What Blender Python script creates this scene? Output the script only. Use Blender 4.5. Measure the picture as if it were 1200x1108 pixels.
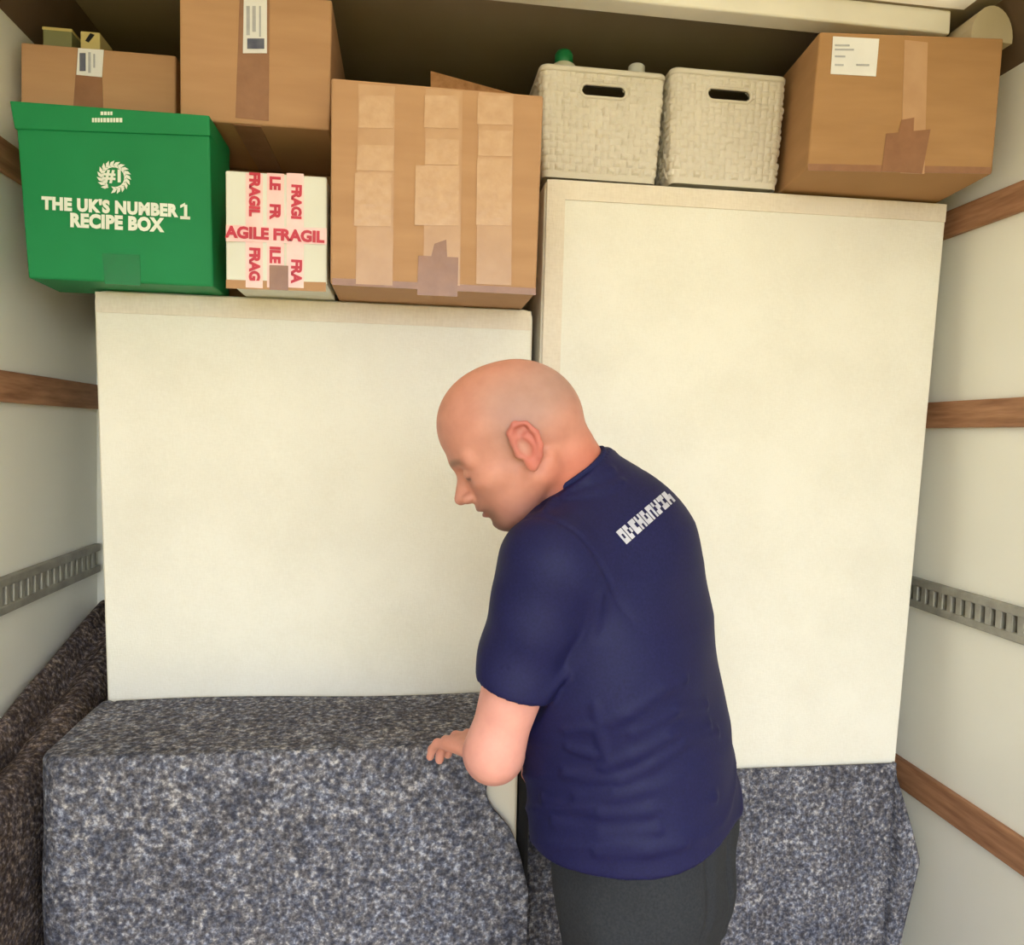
import bpy, bmesh, math, random
import numpy as np
from mathutils import Vector, Matrix

for o in list(bpy.data.objects):
    bpy.data.objects.remove(o)
SC = bpy.context.scene
COL = SC.collection
random.seed(5)
RNG = np.random.default_rng(5)

# ------------------------------------------------------------------ camera
F_PX = 900.0
CAM = np.array([0.0, 0.0, 1.5])


def cam_axes(yaw, pitch, roll):
    cy, sy = math.cos(yaw), math.sin(yaw)
    cp, sp = math.cos(pitch), math.sin(pitch)
    f = np.array([sy * cp, cy * cp, -sp])
    r = np.array([cy, -sy, 0.0])
    d = np.cross(f, r)
    cr, sr = math.cos(roll), math.sin(roll)
    return np.array([cr * r + sr * d, -sr * r + cr * d, f])


AX = cam_axes(math.radians(7.75), math.radians(2.79), math.radians(-1.36))
cd = bpy.data.cameras.new('camera')
cam = bpy.data.objects.new('camera', cd)
COL.objects.link(cam)
cd.sensor_fit = 'HORIZONTAL'
cd.sensor_width = 36.0
cd.lens = F_PX / 1200.0 * 36.0
cd.clip_start = 0.02
m = Matrix.Identity(4)
for i in range(3):
    m[i][0] = AX[0][i]
    m[i][1] = -AX[1][i]
    m[i][2] = -AX[2][i]
    m[i][3] = CAM[i]
cam.matrix_world = m
SC.camera = cam

# ------------------------------------------------------------------ daylight
world = bpy.data.worlds.new('sky')
SC.world = world
world.use_nodes = True
bg = world.node_tree.nodes['Background']
bg.inputs['Color'].default_value = (0.84, 0.92, 1.0, 1)
bg.inputs['Strength'].default_value = 6.0
sd = bpy.data.lights.new('sun', 'SUN')
sd.energy = 9.0
sd.angle = math.radians(3)
sd.color = (1.0, 0.93, 0.80)
sun = bpy.data.objects.new('sun', sd)
COL.objects.link(sun)
sun.rotation_euler = (math.radians(-20), math.radians(48), 0)
SC.view_settings.view_transform = 'Standard'
SC.view_settings.look = 'None'
SC.view_settings.gamma = 1.0
SC.view_settings.use_curve_mapping = False
SC.view_settings.exposure = -0.05


# ------------------------------------------------------------------ helpers
def ray(x, y):
    return AX.T @ np.array([x - 600.0, y - 554.0, F_PX])


def at_y(x, y, Y):
    """the point of the plane at distance Y that was measured at photo point x, y"""
    d = ray(x, y)
    return CAM + d * (Y / d[1])


def lin(r, g, b):
    def c(v):
        v /= 255.0
        return v / 12.92 if v <= 0.04045 else ((v + 0.055) / 1.055) ** 2.4
    return (c(r), c(g), c(b), 1.0)


def new_mesh(name, verts, faces, smooth=False):
    me = bpy.data.meshes.new(name)
    me.from_pydata([tuple(map(float, v)) for v in verts], [], [tuple(map(int, f)) for f in faces])
    me.validate()
    if smooth:
        me.polygons.foreach_set('use_smooth', [True] * len(me.polygons))
    me.update()
    return me


def link(name, me, mat=None, parent=None):
    o = bpy.data.objects.new(name, me)
    COL.objects.link(o)
    if mat is not None and me is not None:
        me.materials.clear()
        me.materials.append(mat)
    if parent is not None:
        o.parent = parent
        # part meshes are modelled in place, so only the thing's own base is undone
        if parent.parent is None:
            o.matrix_parent_inverse = Matrix.Translation(parent.location).inverted()
    return o


def tag(o, label, cat, group=None):
    o['label'] = label
    o['category'] = cat
    if group:
        o['group'] = group
    return o


def empty(name, loc, label=None, cat=None, group=None):
    o = bpy.data.objects.new(name, None)
    COL.objects.link(o)
    o.location = tuple(map(float, loc))
    o.empty_display_size = 0.05
    if label:
        tag(o, label, cat, group)
    return o


def structure(name, me, mat, parent=None):
    o = link(name, me, mat, parent)
    o['kind'] = 'structure'
    return o


def bm_mesh(name, bm, smooth=False):
    me = bpy.data.meshes.new(name)
    bmesh.ops.recalc_face_normals(bm, faces=bm.faces)
    bm.to_mesh(me)
    bm.free()
    if smooth:
        me.polygons.foreach_set('use_smooth', [True] * len(me.polygons))
    return me


def hexa(name, q, depth=None, back=None, bevel=0.0, seg=2):
    """solid from four front corners (bl, br, tr, tl) and a depth along +Y or four back corners"""
    q = [np.array(p, float) for p in q]
    if back is None:
        back = [p + np.array([0, depth, 0]) for p in q]
    bm = bmesh.new()
    vs = [bm.verts.new(tuple(p)) for p in list(q) + list(back)]
    for f in ((0, 1, 2, 3), (5, 4, 7, 6), (4, 0, 3, 7), (1, 5, 6, 2), (3, 2, 6, 7), (4, 5, 1, 0)):
        bm.faces.new([vs[i] for i in f])
    if bevel > 0:
        bmesh.ops.bevel(bm, geom=list(bm.edges), offset=bevel, segments=seg, affect='EDGES', profile=0.5)
    return bm_mesh(name, bm)


def box(name, x0, x1, y0, y1, z0, z1, bevel=0.0):
    return hexa(name, [(x0, y0, z0), (x1, y0, z0), (x1, y0, z1), (x0, y0, z1)], y1 - y0, bevel=bevel)


# ------------------------------------------------------------------ materials
def material(name, rough=0.8, spec=0.3):
    mt = bpy.data.materials.new(name)
    mt.use_nodes = True
    nt = mt.node_tree
    b = nt.nodes['Principled BSDF']
    b.inputs['Roughness'].default_value = rough
    b.inputs['Specular IOR Level'].default_value = spec
    return mt, nt, b


def ramp_node(nt, stops):
    r = nt.nodes.new('ShaderNodeValToRGB')
    e = r.color_ramp.elements
    while len(e) < len(stops):
        e.new(0.5)
    for k, (p, c) in enumerate(stops):
        e[k].position = p
        e[k].color = c
    return r


def noise_node(nt, scale, detail=3, rough=0.55, vec=None, kind='ShaderNodeTexNoise'):
    n = nt.nodes.new(kind)
    n.inputs['Scale'].default_value = scale
    if 'Detail' in n.inputs:
        n.inputs['Detail'].default_value = detail
        n.inputs['Roughness'].default_value = rough
    if vec is not None:
        nt.links.new(vec, n.inputs['Vector'])
    return n


def coords(nt, scale=(1, 1, 1)):
    tc = nt.nodes.new('ShaderNodeTexCoord')
    mp = nt.nodes.new('ShaderNodeMapping')
    mp.inputs['Scale'].default_value = scale
    nt.links.new(tc.outputs['Object'], mp.inputs['Vector'])
    return mp.outputs['Vector']


def bump(nt, b, height, strength=0.3, dist=0.002):
    bn = nt.nodes.new('ShaderNodeBump')
    bn.inputs['Strength'].default_value = strength
    bn.inputs['Distance'].default_value = dist
    nt.links.new(height, bn.inputs['Height'])
    nt.links.new(bn.outputs['Normal'], b.inputs['Normal'])


def noisy(name, c0, c1, scale=6, rough=0.8, spec=0.3, bscale=60, bstr=0.15, bdist=0.001, vscale=(1, 1, 1), detail=3):
    mt, nt, b = material(name, rough, spec)
    v = coords(nt, vscale)
    n = noise_node(nt, scale, detail, vec=v)
    r = ramp_node(nt, [(0.3, c0), (0.7, c1)])
    nt.links.new(n.outputs['Fac'], r.inputs['Fac'])
    nt.links.new(r.outputs['Color'], b.inputs['Base Color'])
    if bstr > 0:
        n2 = noise_node(nt, bscale, 2, vec=v)
        bump(nt, b, n2.outputs['Fac'], bstr, bdist)
    return mt


M = {}
M['wall'] = noisy('van_wall_panel', lin(240, 239, 230), lin(245, 244, 236), 2.5, 0.38, 0.4, 25, 0.05)
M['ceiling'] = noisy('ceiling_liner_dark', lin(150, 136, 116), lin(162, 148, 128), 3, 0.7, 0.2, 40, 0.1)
def roof_material():
    mt, nt, b = material('translucent_roof_sheet', 0.5, 0.3)
    out = nt.nodes['Material Output']
    n = noise_node(nt, 3, 2, vec=coords(nt))
    r = ramp_node(nt, [(0.3, lin(240, 226, 206)), (0.7, lin(246, 234, 216))])
    nt.links.new(n.outputs['Fac'], r.inputs['Fac'])
    nt.links.new(r.outputs['Color'], b.inputs['Base Color'])
    tr = nt.nodes.new('ShaderNodeBsdfTranslucent')
    tr.inputs['Color'].default_value = (0.64, 0.55, 0.38, 1)
    mx = nt.nodes.new('ShaderNodeMixShader')
    mx.inputs[0].default_value = 0.13
    nt.links.new(b.outputs[0], mx.inputs[1])
    nt.links.new(tr.outputs[0], mx.inputs[2])
    nt.links.new(mx.outputs[0], out.inputs['Surface'])
    return mt


M['roof_panel'] = roof_material()
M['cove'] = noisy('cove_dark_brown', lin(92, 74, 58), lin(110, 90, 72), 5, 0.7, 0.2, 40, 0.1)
M['floor'] = noisy('plywood_floor', lin(150, 122, 90), lin(176, 146, 110), 5, 0.7, 0.3, 60, 0.1, vscale=(6, 1, 1))
M['ground'] = noisy('ground_outside', lin(140, 126, 62), lin(156, 141, 74), 0.6, 0.95, 0.1, 20, 0.2, 0.01)
M['wood'] = noisy('batten_wood', lin(136, 94, 68), lin(180, 134, 102), 9, 0.6, 0.3, 60, 0.2, vscale=(8, 0.8, 8))
M['steel'] = noisy('galvanised_steel', lin(138, 136, 130), lin(168, 166, 158), 20, 0.5, 0.5, 80, 0.1)
M['steel'].node_tree.nodes['Principled BSDF'].inputs['Metallic'].default_value = 0.35
M['slot'] = noisy('slot_dark', lin(96, 94, 88), lin(110, 108, 100), 20, 0.8, 0.2, 80, 0)
M['card'] = noisy('cardboard', lin(181, 140, 106), lin(192, 151, 116), 4, 0.85, 0.2, 30, 0.08, vscale=(1, 1, 6))
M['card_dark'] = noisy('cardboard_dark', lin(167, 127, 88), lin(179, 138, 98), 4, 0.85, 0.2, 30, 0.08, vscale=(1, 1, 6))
M['card_edge'] = noisy('cardboard_edge', lin(150, 106, 70), lin(178, 132, 92), 60, 0.9, 0.1, 200, 0.3)
M['tape_brown'] = noisy('brown_packing_tape', lin(142, 100, 74), lin(156, 112, 84), 30, 0.28, 0.5, 40, 0.25, 0.002)
M['tape_clear'] = noisy('clear_packing_tape', lin(196, 157, 124), lin(206, 169, 137), 45, 0.22, 0.6, 60, 0.35, 0.002)
M['tape_faint'] = noisy('clear_tape_faint', lin(186, 145, 110), lin(195, 155, 120), 20, 0.3, 0.5, 40, 0.2, 0.002)
M['green'] = noisy('green_board', lin(14, 128, 72), lin(20, 138, 80), 5, 0.55, 0.35, 30, 0.06)
M['green_tape'] = noisy('green_taped_patch', lin(14, 116, 66), lin(16, 124, 71), 8, 0.25, 0.5, 40, 0.1)
M['white_ink'] = noisy('white_print', lin(232, 238, 228), lin(240, 246, 236), 20, 0.6, 0.3, 60, 0)
M['white_card'] = noisy('white_card', lin(222, 222, 212), lin(232, 232, 224), 4, 0.7, 0.3, 30, 0.05)
M['pink_tape'] = noisy('pale_pink_tape', lin(246, 200, 200), lin(250, 214, 212), 30, 0.3, 0.5, 40, 0.2)
M['red_ink'] = noisy('red_print', lin(190, 40, 62), lin(206, 54, 76), 30, 0.4, 0.4, 40, 0)
M['label'] = noisy('paper_label', lin(226, 226, 230), lin(238, 238, 242), 10, 0.6, 0.3, 40, 0)
M['ink'] = noisy('label_ink', lin(84, 88, 110), lin(110, 112, 132), 40, 0.7, 0.2, 40, 0)
M['grey_ink'] = noisy('faint_label_ink', lin(170, 172, 184), lin(186, 188, 198), 40, 0.7, 0.2, 40, 0)
M['basket'] = noisy('basket_plastic', lin(212, 204, 192), lin(222, 214, 203), 6, 0.5, 0.35, 40, 0.04)
M['bed_cloth'] = None
M['cabinet'] = noisy('white_cabinet', lin(226, 218, 202), lin(234, 226, 212), 5, 0.5, 0.3, 40, 0.04)
M['black'] = noisy('black_mark_gap_shade', lin(22, 22, 26), lin(32, 32, 36), 8, 0.5, 0.3, 60, 0.1)  # carton mark, and the shadow built into the gap by the cabinet
M['cap_green'] = noisy('green_cap', lin(20, 116, 66), lin(30, 132, 78), 10, 0.35, 0.5, 40, 0)
M['bottle'] = noisy('cream_bottle', lin(228, 226, 196), lin(236, 234, 208), 10, 0.4, 0.4, 40, 0)
M['cap_white'] = noisy('white_cap', lin(228, 226, 220), lin(238, 236, 230), 10, 0.4, 0.4, 40, 0)
M['carton_sage'] = noisy('sage_carton', lin(140, 140, 100), lin(152, 150, 110), 8, 0.6, 0.3, 40, 0)
M['carton_yellow'] = noisy('yellow_carton', lin(214, 196, 130), lin(226, 208, 146), 8, 0.6, 0.3, 40, 0)
M['alu'] = noisy('white_beam', lin(226, 222, 214), lin(238, 234, 226), 6, 0.45, 0.4, 40, 0.04)
M['gusset'] = noisy('corner_moulding', lin(182, 168, 142), lin(196, 182, 156), 6, 0.6, 0.3, 40, 0.05)


def cloth_material(name, base0, base1, thread=420, bstr=0.25):
    mt, nt, b = material(name, 0.95, 0.15)
    v = coords(nt)
    n = noise_node(nt, 5, 3, vec=v)
    n2 = noise_node(nt, thread, 1, vec=coords(nt, (1, 1, 0.22)))
    n3 = noise_node(nt, thread, 1, vec=coords(nt, (0.22, 1, 1)))
    ad = nt.nodes.new('ShaderNodeMath')
    ad.operation = 'ADD'
    nt.links.new(n2.outputs['Fac'], ad.inputs[0])
    nt.links.new(n3.outputs['Fac'], ad.inputs[1])
    mx = nt.nodes.new('ShaderNodeMath')
    mx.operation = 'MULTIPLY_ADD'
    nt.links.new(ad.outputs[0], mx.inputs[0])
    mx.inputs[1].default_value = 0.35
    nt.links.new(n.outputs['Fac'], mx.inputs[2])
    r = ramp_node(nt, [(0.55, base0), (1.15, base1)])
    r.color_ramp.elements[1].position = 1.0
    nt.links.new(mx.outputs[0], r.inputs['Fac'])
    nt.links.new(r.outputs['Color'], b.inputs['Base Color'])
    bump(nt, b, ad.outputs[0], bstr, 0.0012)
    return mt


M['bed_cloth'] = cloth_material('bed_base_lining', lin(234, 230, 219), lin(243, 240, 231))
M['bed_border'] = cloth_material('bed_base_border', lin(226, 214, 198), lin(240, 230, 216), 260, 0.4)
M['bed_side'] = cloth_material('bed_base_side', lin(226, 220, 206), lin(238, 232, 220))


def felt_material(name, stops, fibres):
    mt, nt, b = material(name, 1.0, 0.05)
    v = coords(nt)
    n = noise_node(nt, 105, 2.5, 0.7, vec=v)
    n2 = noise_node(nt, 12, 2, 0.6, vec=v)
    ad = nt.nodes.new('ShaderNodeMath')
    ad.operation = 'MULTIPLY_ADD'
    nt.links.new(n2.outputs['Fac'], ad.inputs[0])
    ad.inputs[1].default_value = 0.22
    nt.links.new(n.outputs['Fac'], ad.inputs[2])
    r = ramp_node(nt, stops)
    nt.links.new(ad.outputs[0], r.inputs['Fac'])
    # coloured fibres
    n3 = noise_node(nt, 90, 1, vec=v)
    r3 = ramp_node(nt, fibres)
    nt.links.new(n3.outputs['Fac'], r3.inputs['Fac'])
    mul = nt.nodes.new('ShaderNodeMix')
    mul.data_type = 'RGBA'
    mul.blend_type = 'MULTIPLY'
    mul.inputs['Factor'].default_value = 1.0
    nt.links.new(r.outputs['Color'], mul.inputs[6])
    nt.links.new(r3.outputs['Color'], mul.inputs[7])
    nt.links.new(mul.outputs[2], b.inputs['Base Color'])
    bump(nt, b, n.outputs['Fac'], 0.6, 0.004)
    return mt


M['felt'] = felt_material('grey_felt', [(0.45, lin(72, 72, 80)), (0.57, lin(99, 99, 107)), (0.68, lin(130, 130, 138)), (0.82, lin(196, 196, 202))],
                          [(0.35, lin(224, 230, 246)), (0.65, lin(252, 246, 240))])
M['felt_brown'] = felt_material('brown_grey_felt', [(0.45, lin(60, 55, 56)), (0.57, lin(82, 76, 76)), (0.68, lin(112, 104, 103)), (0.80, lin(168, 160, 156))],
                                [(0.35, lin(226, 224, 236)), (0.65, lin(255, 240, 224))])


def fabric(name, c0, c1, scale=300, rough=0.9):
    return noisy(name, c0, c1, scale, rough, 0.15, 400, 0.15, 0.0008)


M['navy'] = noisy('navy_jersey', lin(20, 21, 64), lin(27, 28, 76), 300, 0.6, 0.22, 400, 0.15, 0.0008)
M['navy_rib'] = fabric('navy_collar_rib', lin(28, 30, 68), lin(40, 42, 84), 500)
M['trouser'] = fabric('dark_grey_work_cloth', lin(43, 45, 51), lin(53, 55, 61))
M['shoe'] = noisy('black_leather', lin(24, 24, 26), lin(34, 34, 36), 20, 0.5, 0.4, 60, 0.1)
M['print'] = noisy('shirt_print', lin(176, 176, 192), lin(200, 200, 214), 60, 0.7, 0.2, 60, 0)


def skin_material():
    mt, nt, b = material('skin', 0.5, 0.35)
    a = nt.nodes.new('ShaderNodeAttribute')
    a.attribute_name = 'tint'
    v = coords(nt)
    n = noise_node(nt, 35, 4, vec=v)
    r = ramp_node(nt, [(0.3, (0.88, 0.84, 0.84, 1)), (0.7, (1.0, 1.0, 1.0, 1))])
    nt.links.new(n.outputs['Fac'], r.inputs['Fac'])
    mul = nt.nodes.new('ShaderNodeMix')
    mul.data_type = 'RGBA'
    mul.blend_type = 'MULTIPLY'
    mul.inputs['Factor'].default_value = 1.0
    nt.links.new(a.outputs['Color'], mul.inputs[6])
    nt.links.new(r.outputs['Color'], mul.inputs[7])
    nt.links.new(mul.outputs[2], b.inputs['Base Color'])
    b.inputs['Subsurface Weight'].default_value = 0.12
    b.inputs['Subsurface Radius'].default_value = (0.012, 0.005, 0.003)
    b.inputs['Subsurface Scale'].default_value = 0.6
    n2 = noise_node(nt, 220, 2, vec=v)
    bump(nt, b, n2.outputs['Fac'], 0.12, 0.001)
    return mt


M['skin'] = skin_material()

# ------------------------------------------------------------------ the van body
XL, XR = -0.80, 1.262          # inner faces of the side walls
ZC = 2.43                      # ceiling
YD = -1.15                     # loading door opening behind the photographer
YB = 2.12                      # bulkhead behind the beds
YP = 2.80                      # end of the over-cab peak
structure('ground', box('ground', -40, 40, -60, 40, -1.0, -0.85), M['ground'])
structure('floor', box('floor', XL - 0.04, XR + 0.04, YD, YB + 0.05, -0.05, 0.0), M['floor'])
structure('wall_left', box('wall_left', XL - 0.04, XL, YD, YP, 0.0, ZC + 0.04), M['wall'])
structure('wall_right', box('wall_right', XR, XR + 0.04, YD, YP, 0.0, ZC + 0.04), M['wall'])
structure('wall_back', box('wall_back', XL, XR, YB, YB + 0.04, 0.0, 1.70), M['wall'])
structure('shelf_over_cab', box('shelf_over_cab', XL, XR, YB, YP, 1.70, 1.74), M['wall'])
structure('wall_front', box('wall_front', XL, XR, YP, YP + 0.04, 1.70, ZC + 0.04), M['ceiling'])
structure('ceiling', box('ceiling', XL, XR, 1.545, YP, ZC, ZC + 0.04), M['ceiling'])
# light-passing roof sheet in front of the beam, with solid edges along the walls
pv = [(XL + 0.06, YD, ZC), (1.16, YD, ZC), (1.16, 1.545, ZC), (XL + 0.06, 1.545, ZC)]
structure('roof_panel', new_mesh('roof_panel', pv, [(0, 1, 2, 3)]), M['roof_panel'])
for nm, xa, xb in (('ceiling_edge_left', XL - 0.04, XL + 0.06), ('ceiling_edge_right', 1.16, XR + 0.04)):
    structure(nm, box(nm, xa, xb, YD, 1.545, ZC, ZC + 0.04), M['ceiling'])
# white cross beam under the roof
structure('beam', box('beam', XL + 0.06, 1.135, 1.55, 1.60, ZC - 0.05, ZC, 0.004), M['alu'])
# dark coves along the two roof edges
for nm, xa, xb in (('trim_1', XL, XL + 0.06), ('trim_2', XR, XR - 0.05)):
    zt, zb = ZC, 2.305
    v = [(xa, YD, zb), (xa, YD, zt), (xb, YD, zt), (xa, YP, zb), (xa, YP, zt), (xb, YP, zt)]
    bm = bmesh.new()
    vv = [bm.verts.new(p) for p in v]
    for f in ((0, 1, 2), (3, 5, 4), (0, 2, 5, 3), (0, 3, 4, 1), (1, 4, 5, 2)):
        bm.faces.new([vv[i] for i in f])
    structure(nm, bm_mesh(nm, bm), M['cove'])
# rounded moulding at the end of the beam
bm = bmesh.new()
cx, cy, cz = 1.186, 1.49, 2.350
fr, bk = [], []
for k in range(17):
    a = math.radians(-10 + 200 * k / 16)
    fr.append(bm.verts.new((cx + 0.047 * math.cos(a), cy, cz + 0.062 * math.sin(a))))
    bk.append(bm.verts.new((cx + 0.047 * math.cos(a), cy + 0.09, cz + 0.062 * math.sin(a))))
bm.faces.new(fr)
bm.faces.new(bk[::-1])
for k in range(17):
    j = (k + 1) % 17
    bm.faces.new((fr[k], fr[j], bk[j], bk[k]))
structure('trim_3', bm_mesh('trim_3', bm), M['gusset'])

# timber battens
BH, BT = 0.031, 0.016
for side, x0, x1, word in (('left', XL, XL + BT, 'left'), ('right', XR - BT, XR, 'right')):
    for z, where in ((2.02, 'beside the boxes near the roof'), (1.572, 'at head height'), (0.668, 'low down')):
        if side == 'left' and z < 1:
            continue
        hh = 0.036 if z < 1 else BH
        o = link('wooden_batten', box('wooden_batten', x0, x1, YD + 0.02, YB - 0.02, z - hh, z + hh, 0.003), M['wood'])
        tag(o, 'brown timber batten on the %s van wall %s' % (word, where), 'batten', 'timber battens on the van walls')

# steel lashing rails with slots
def lashing_rail(x, sgn, z, label):
    root = empty('lashing_rail', (x, 0.5, z), label, 'rail', 'steel lashing rails')
    y0, y1 = YD + 0.02, YB - 0.02
    link('back_plate', box('back_plate', min(x, x + sgn * 0.004), max(x, x + sgn * 0.004), y0, y1, z - 0.034, z + 0.034), M['slot'], root)
    for dz, nm in ((0.0275, 'flange'), (-0.0275, 'flange')):
        link(nm, box(nm, min(x, x + sgn * 0.017), max(x, x + sgn * 0.017), y0, y1, z + dz - 0.0095, z + dz + 0.0095, 0.003), M['steel'], root)
    rung_me = box('rung', -0.006, 0.006, -0.0085, 0.0085, -0.0215, 0.0215, 0.002)
    y = 0.95
    while y < y1 - 0.03:
        r = link('rung', rung_me, M['steel'], root)
        r.matrix_parent_inverse = Matrix.Identity(4)
        r.location = (sgn * 0.009, y - 0.5, 0)
        y += 0.030
lashing_rail(XL, 1, 1.158, 'grey steel lashing rail with slots on the left van wall')
lashing_rail(XR, -1, 1.134, 'grey steel lashing rail with slots on the right van wall')


# ------------------------------------------------------------------ bed bases standing on end
def rounded_quad_pts(q, r, n=5):
    """outline of a quad bl, br, tr, tl with rounded corners"""
    q = [np.array(p, float) for p in q]
    out = []
    for i in range(4):
        p, a, b = q[i], q[i - 1], q[(i + 1) % 4]
        da = (a - p) / np.linalg.norm(a - p)
        db = (b - p) / np.linalg.norm(b - p)
        for k in range(n + 1):
            t = k / n
            p0, p1 = p + da * r, p + db * r
            out.append((1 - t) ** 2 * p0 + 2 * t * (1 - t) * p + t * t * p1)
    return out


def slab(name, outline, depth, bevel=0.0):
    """front outline (list of points) pulled back by depth along +Y, front rim rounded"""
    c = np.mean(outline, axis=0)
    bm = bmesh.new()
    rings = []
    steps = [(bevel, 0.0), (bevel * 0.3, bevel * 0.3), (0.0, bevel), (0.0, depth)] if bevel else [(0, 0), (0, depth)]
    for ins, dy in steps:
        ring = []
        for p in outline:
            d = c - p
            d = d / np.linalg.norm(d)
            ring.append(bm.verts.new(tuple(p + d * ins * 1.2 + np.array([0, dy, 0]))))
        rings.append(ring)
    n = len(outline)
    bm.faces.new(rings[0])
    bm.faces.new(rings[-1][::-1])
    for a, b in zip(rings[:-1], rings[1:]):
        for k in range(n):
            bm.faces.new((a[k], b[k], b[(k + 1) % n], a[(k + 1) % n]))
    return bm_mesh(name, bm)


def frame_strip(name, q, w, y_off, th, keep):
    """four mitred border strips around a quad (bl, br, tr, tl), each a mesh"""
    q = [np.array(p, float) + np.array([0, y_off, 0]) for p in q]
    def unit(a, b):
        return (q[b % 4] - q[a % 4]) / np.linalg.norm(q[b % 4] - q[a % 4])
    res = []
    for i in keep:                               # mitred only where the next strip exists
        j = (i + 1) % 4
        a = q[i] + unit(i, i - 1) * w + (unit(i, j) * w if (i - 1) % 4 in keep else 0)
        b = q[j] + unit(j, j + 1) * w + (unit(j, i) * w if j in keep else 0)
        res.append(hexa(name, [q[i], q[j], b, a], th))
    return res


def bed_base(q, label, depth, r, strips):
    root = empty('bed_base', (np.mean([p[0] for p in q]), 1.65 + depth / 2, 0), label, 'bed base', 'bed bases stood on end')
    link('base_body', slab('base_body', rounded_quad_pts(q, r), depth, 0.006), M['bed_side'], root)
    c = np.mean(q, axis=0)
    ins = []
    for i in range(4):
        p, a, b = np.array(q[i]), np.array(q[i - 1]), np.array(q[(i + 1) % 4])
        ins.append(p + ((a - p) / np.linalg.norm(a - p) + (b - p) / np.linalg.norm(b - p)) * 0.005)
    # stapled lining, slightly slack
    n = 40
    V, Fc = [], []
    for j in range(n + 1):
        for i in range(n + 1):
            u, w = i / n, j / n
            p = (1 - u) * (1 - w) * ins[0] + u * (1 - w) * ins[1] + u * w * ins[2] + (1 - u) * w * ins[3]
            sl = 0.0015 * (math.sin(9 * u + 3 * w) * math.sin(7 * w - 2 * u)) * min(1, 12 * u * (1 - u)) * min(1, 12 * w * (1 - w))
            V.append((p[0], p[1] - 0.003 - sl, p[2]))
    for j in range(n):
        for i in range(n):
            a = j * (n + 1) + i
            Fc.append((a, a + 1, a + n + 2, a + n + 1))
    link('lining', new_mesh('lining', V, Fc, True), M['bed_cloth'], root)
    for me in frame_strip('border_tape', ins, 0.040, -0.0065, 0.004, strips):
        link('border_tape', me, M['bed_border'], root)
    return root


YF = 1.65
qL = [np.array([-0.578, YF, 0.02]), np.array([0.262, YF, 0.02]), np.array([0.262, YF, 1.771]), np.array([-0.628, YF, 1.771])]
qR = [np.array([0.272, YF, 0.02]), np.array([1.128, YF, 0.02]), np.array([1.222, YF, 2.058]), np.array([0.280, YF, 2.052])]
bed_base(qL, 'shorter cream bed base on end with the recipe box on it', 0.36, 0.022, (2,))
bed_base(qR, 'taller cream bed base on end with baskets standing on it', 0.36, 0.022, (2, 3))
ZL, ZR = 1.7715, 2.060


# ------------------------------------------------------------------ boxes on top
class Face:
    """flat front of a box: photo points are measured onto it"""
    def __init__(self, bl, br, tl):
        self.o = np.array(bl, float)
        self.u = np.array(br, float) - self.o
        self.u /= np.linalg.norm(self.u)
        v = np.array(tl, float) - self.o
        self.n = np.cross(self.u, v)
        self.n /= np.linalg.norm(self.n)
        self.v = np.cross(self.n, self.u)

    def hit(self, x, y):
        d = ray(x, y)
        t = np.dot(self.o - CAM, self.n) / np.dot(d, self.n)
        return CAM + d * t

    def patch(self, name, pts, mat, parent, off=0.0012, th=0.001, tint=None):
        q = [self.hit(*p) + self.n * off for p in pts]
        back = [p - self.n * th for p in q]
        return link(name, hexa(name, q, back=back), mat, parent)

    def text(self, name, s, px, height, mat, parent, rot=0.0, off=0.0016, bold=0.0, squeeze=1.0, align='CENTER', spacing=1.0):
        me = text_mesh(name, s, height, bold, align, spacing)
        p = self.hit(*px) + self.n * off
        c, sn = math.cos(rot), math.sin(rot)
        uu, vv = self.u * c + self.v * sn, -self.u * sn + self.v * c
        for v in me.vertices:
            q = p + uu * v.co.x * squeeze + vv * v.co.y + self.n * v.co.z
            v.co = tuple(q)
        return link(name, me, mat, parent)


def text_mesh(name, s, height, bold=0.0, align='CENTER', spacing=1.0):
    cu = bpy.data.curves.new('lettering', 'FONT')
    cu.body = s
    cu.size = height / 0.70
    cu.align_x = align
    cu.align_y = 'CENTER'
    cu.offset = bold
    cu.extrude = 0.0002
    cu.space_character = spacing
    cu.resolution_u = 3
    ob = bpy.data.objects.new('lettering', cu)
    COL.objects.link(ob)
    dg = bpy.context.evaluated_depsgraph_get()
    me = bpy.data.meshes.new_from_object(ob.evaluated_get(dg))
    bpy.data.objects.remove(ob)
    bpy.data.curves.remove(cu)
    me.name = name
    return me


def carton(name, label, cat, px, yl, yr, z0, depth, mat, bevel=0.004, yaw_back=0.0, group=None, ztop=None):
    """box with front corners measured at photo points tl, tr (bl, br sit on height z0)"""
    tl, tr = at_y(*px[0], yl), at_y(*px[1], yr)
    bl, br = at_y(*px[2], yl), at_y(*px[3], yr)
    bl[2] = br[2] = z0
    if ztop is not None:
        tl[2] = tr[2] = ztop
    else:
        tl[2] = tr[2] = 0.5 * (tl[2] + tr[2])
    q = [bl, br, tr, tl]
    d = np.array([yl - yr, 0, 0])
    dirb = np.array([-(br - bl)[1], (br - bl)[0], 0])
    dirb = dirb / np.linalg.norm(dirb) * depth
    # back keeps a plain box: square section
    w0 = 0.5 * (bl + tl)
    w1 = 0.5 * (br + tr)
    back = [np.array([w0[0], w0[1], z0]) + dirb, np.array([w1[0], w1[1], z0]) + dirb,
            np.array([w1[0], w1[1], tr[2]]) + dirb, np.array([w0[0], w0[1], tl[2]]) + dirb]
    c = np.mean(q + back, axis=0)
    root = empty(name, (c[0], c[1], z0), label, cat, group)
    link('box_body', hexa('box_body', q, back=back, bevel=bevel), mat, root)
    return root, Face(bl, br, tl), q, back


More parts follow.
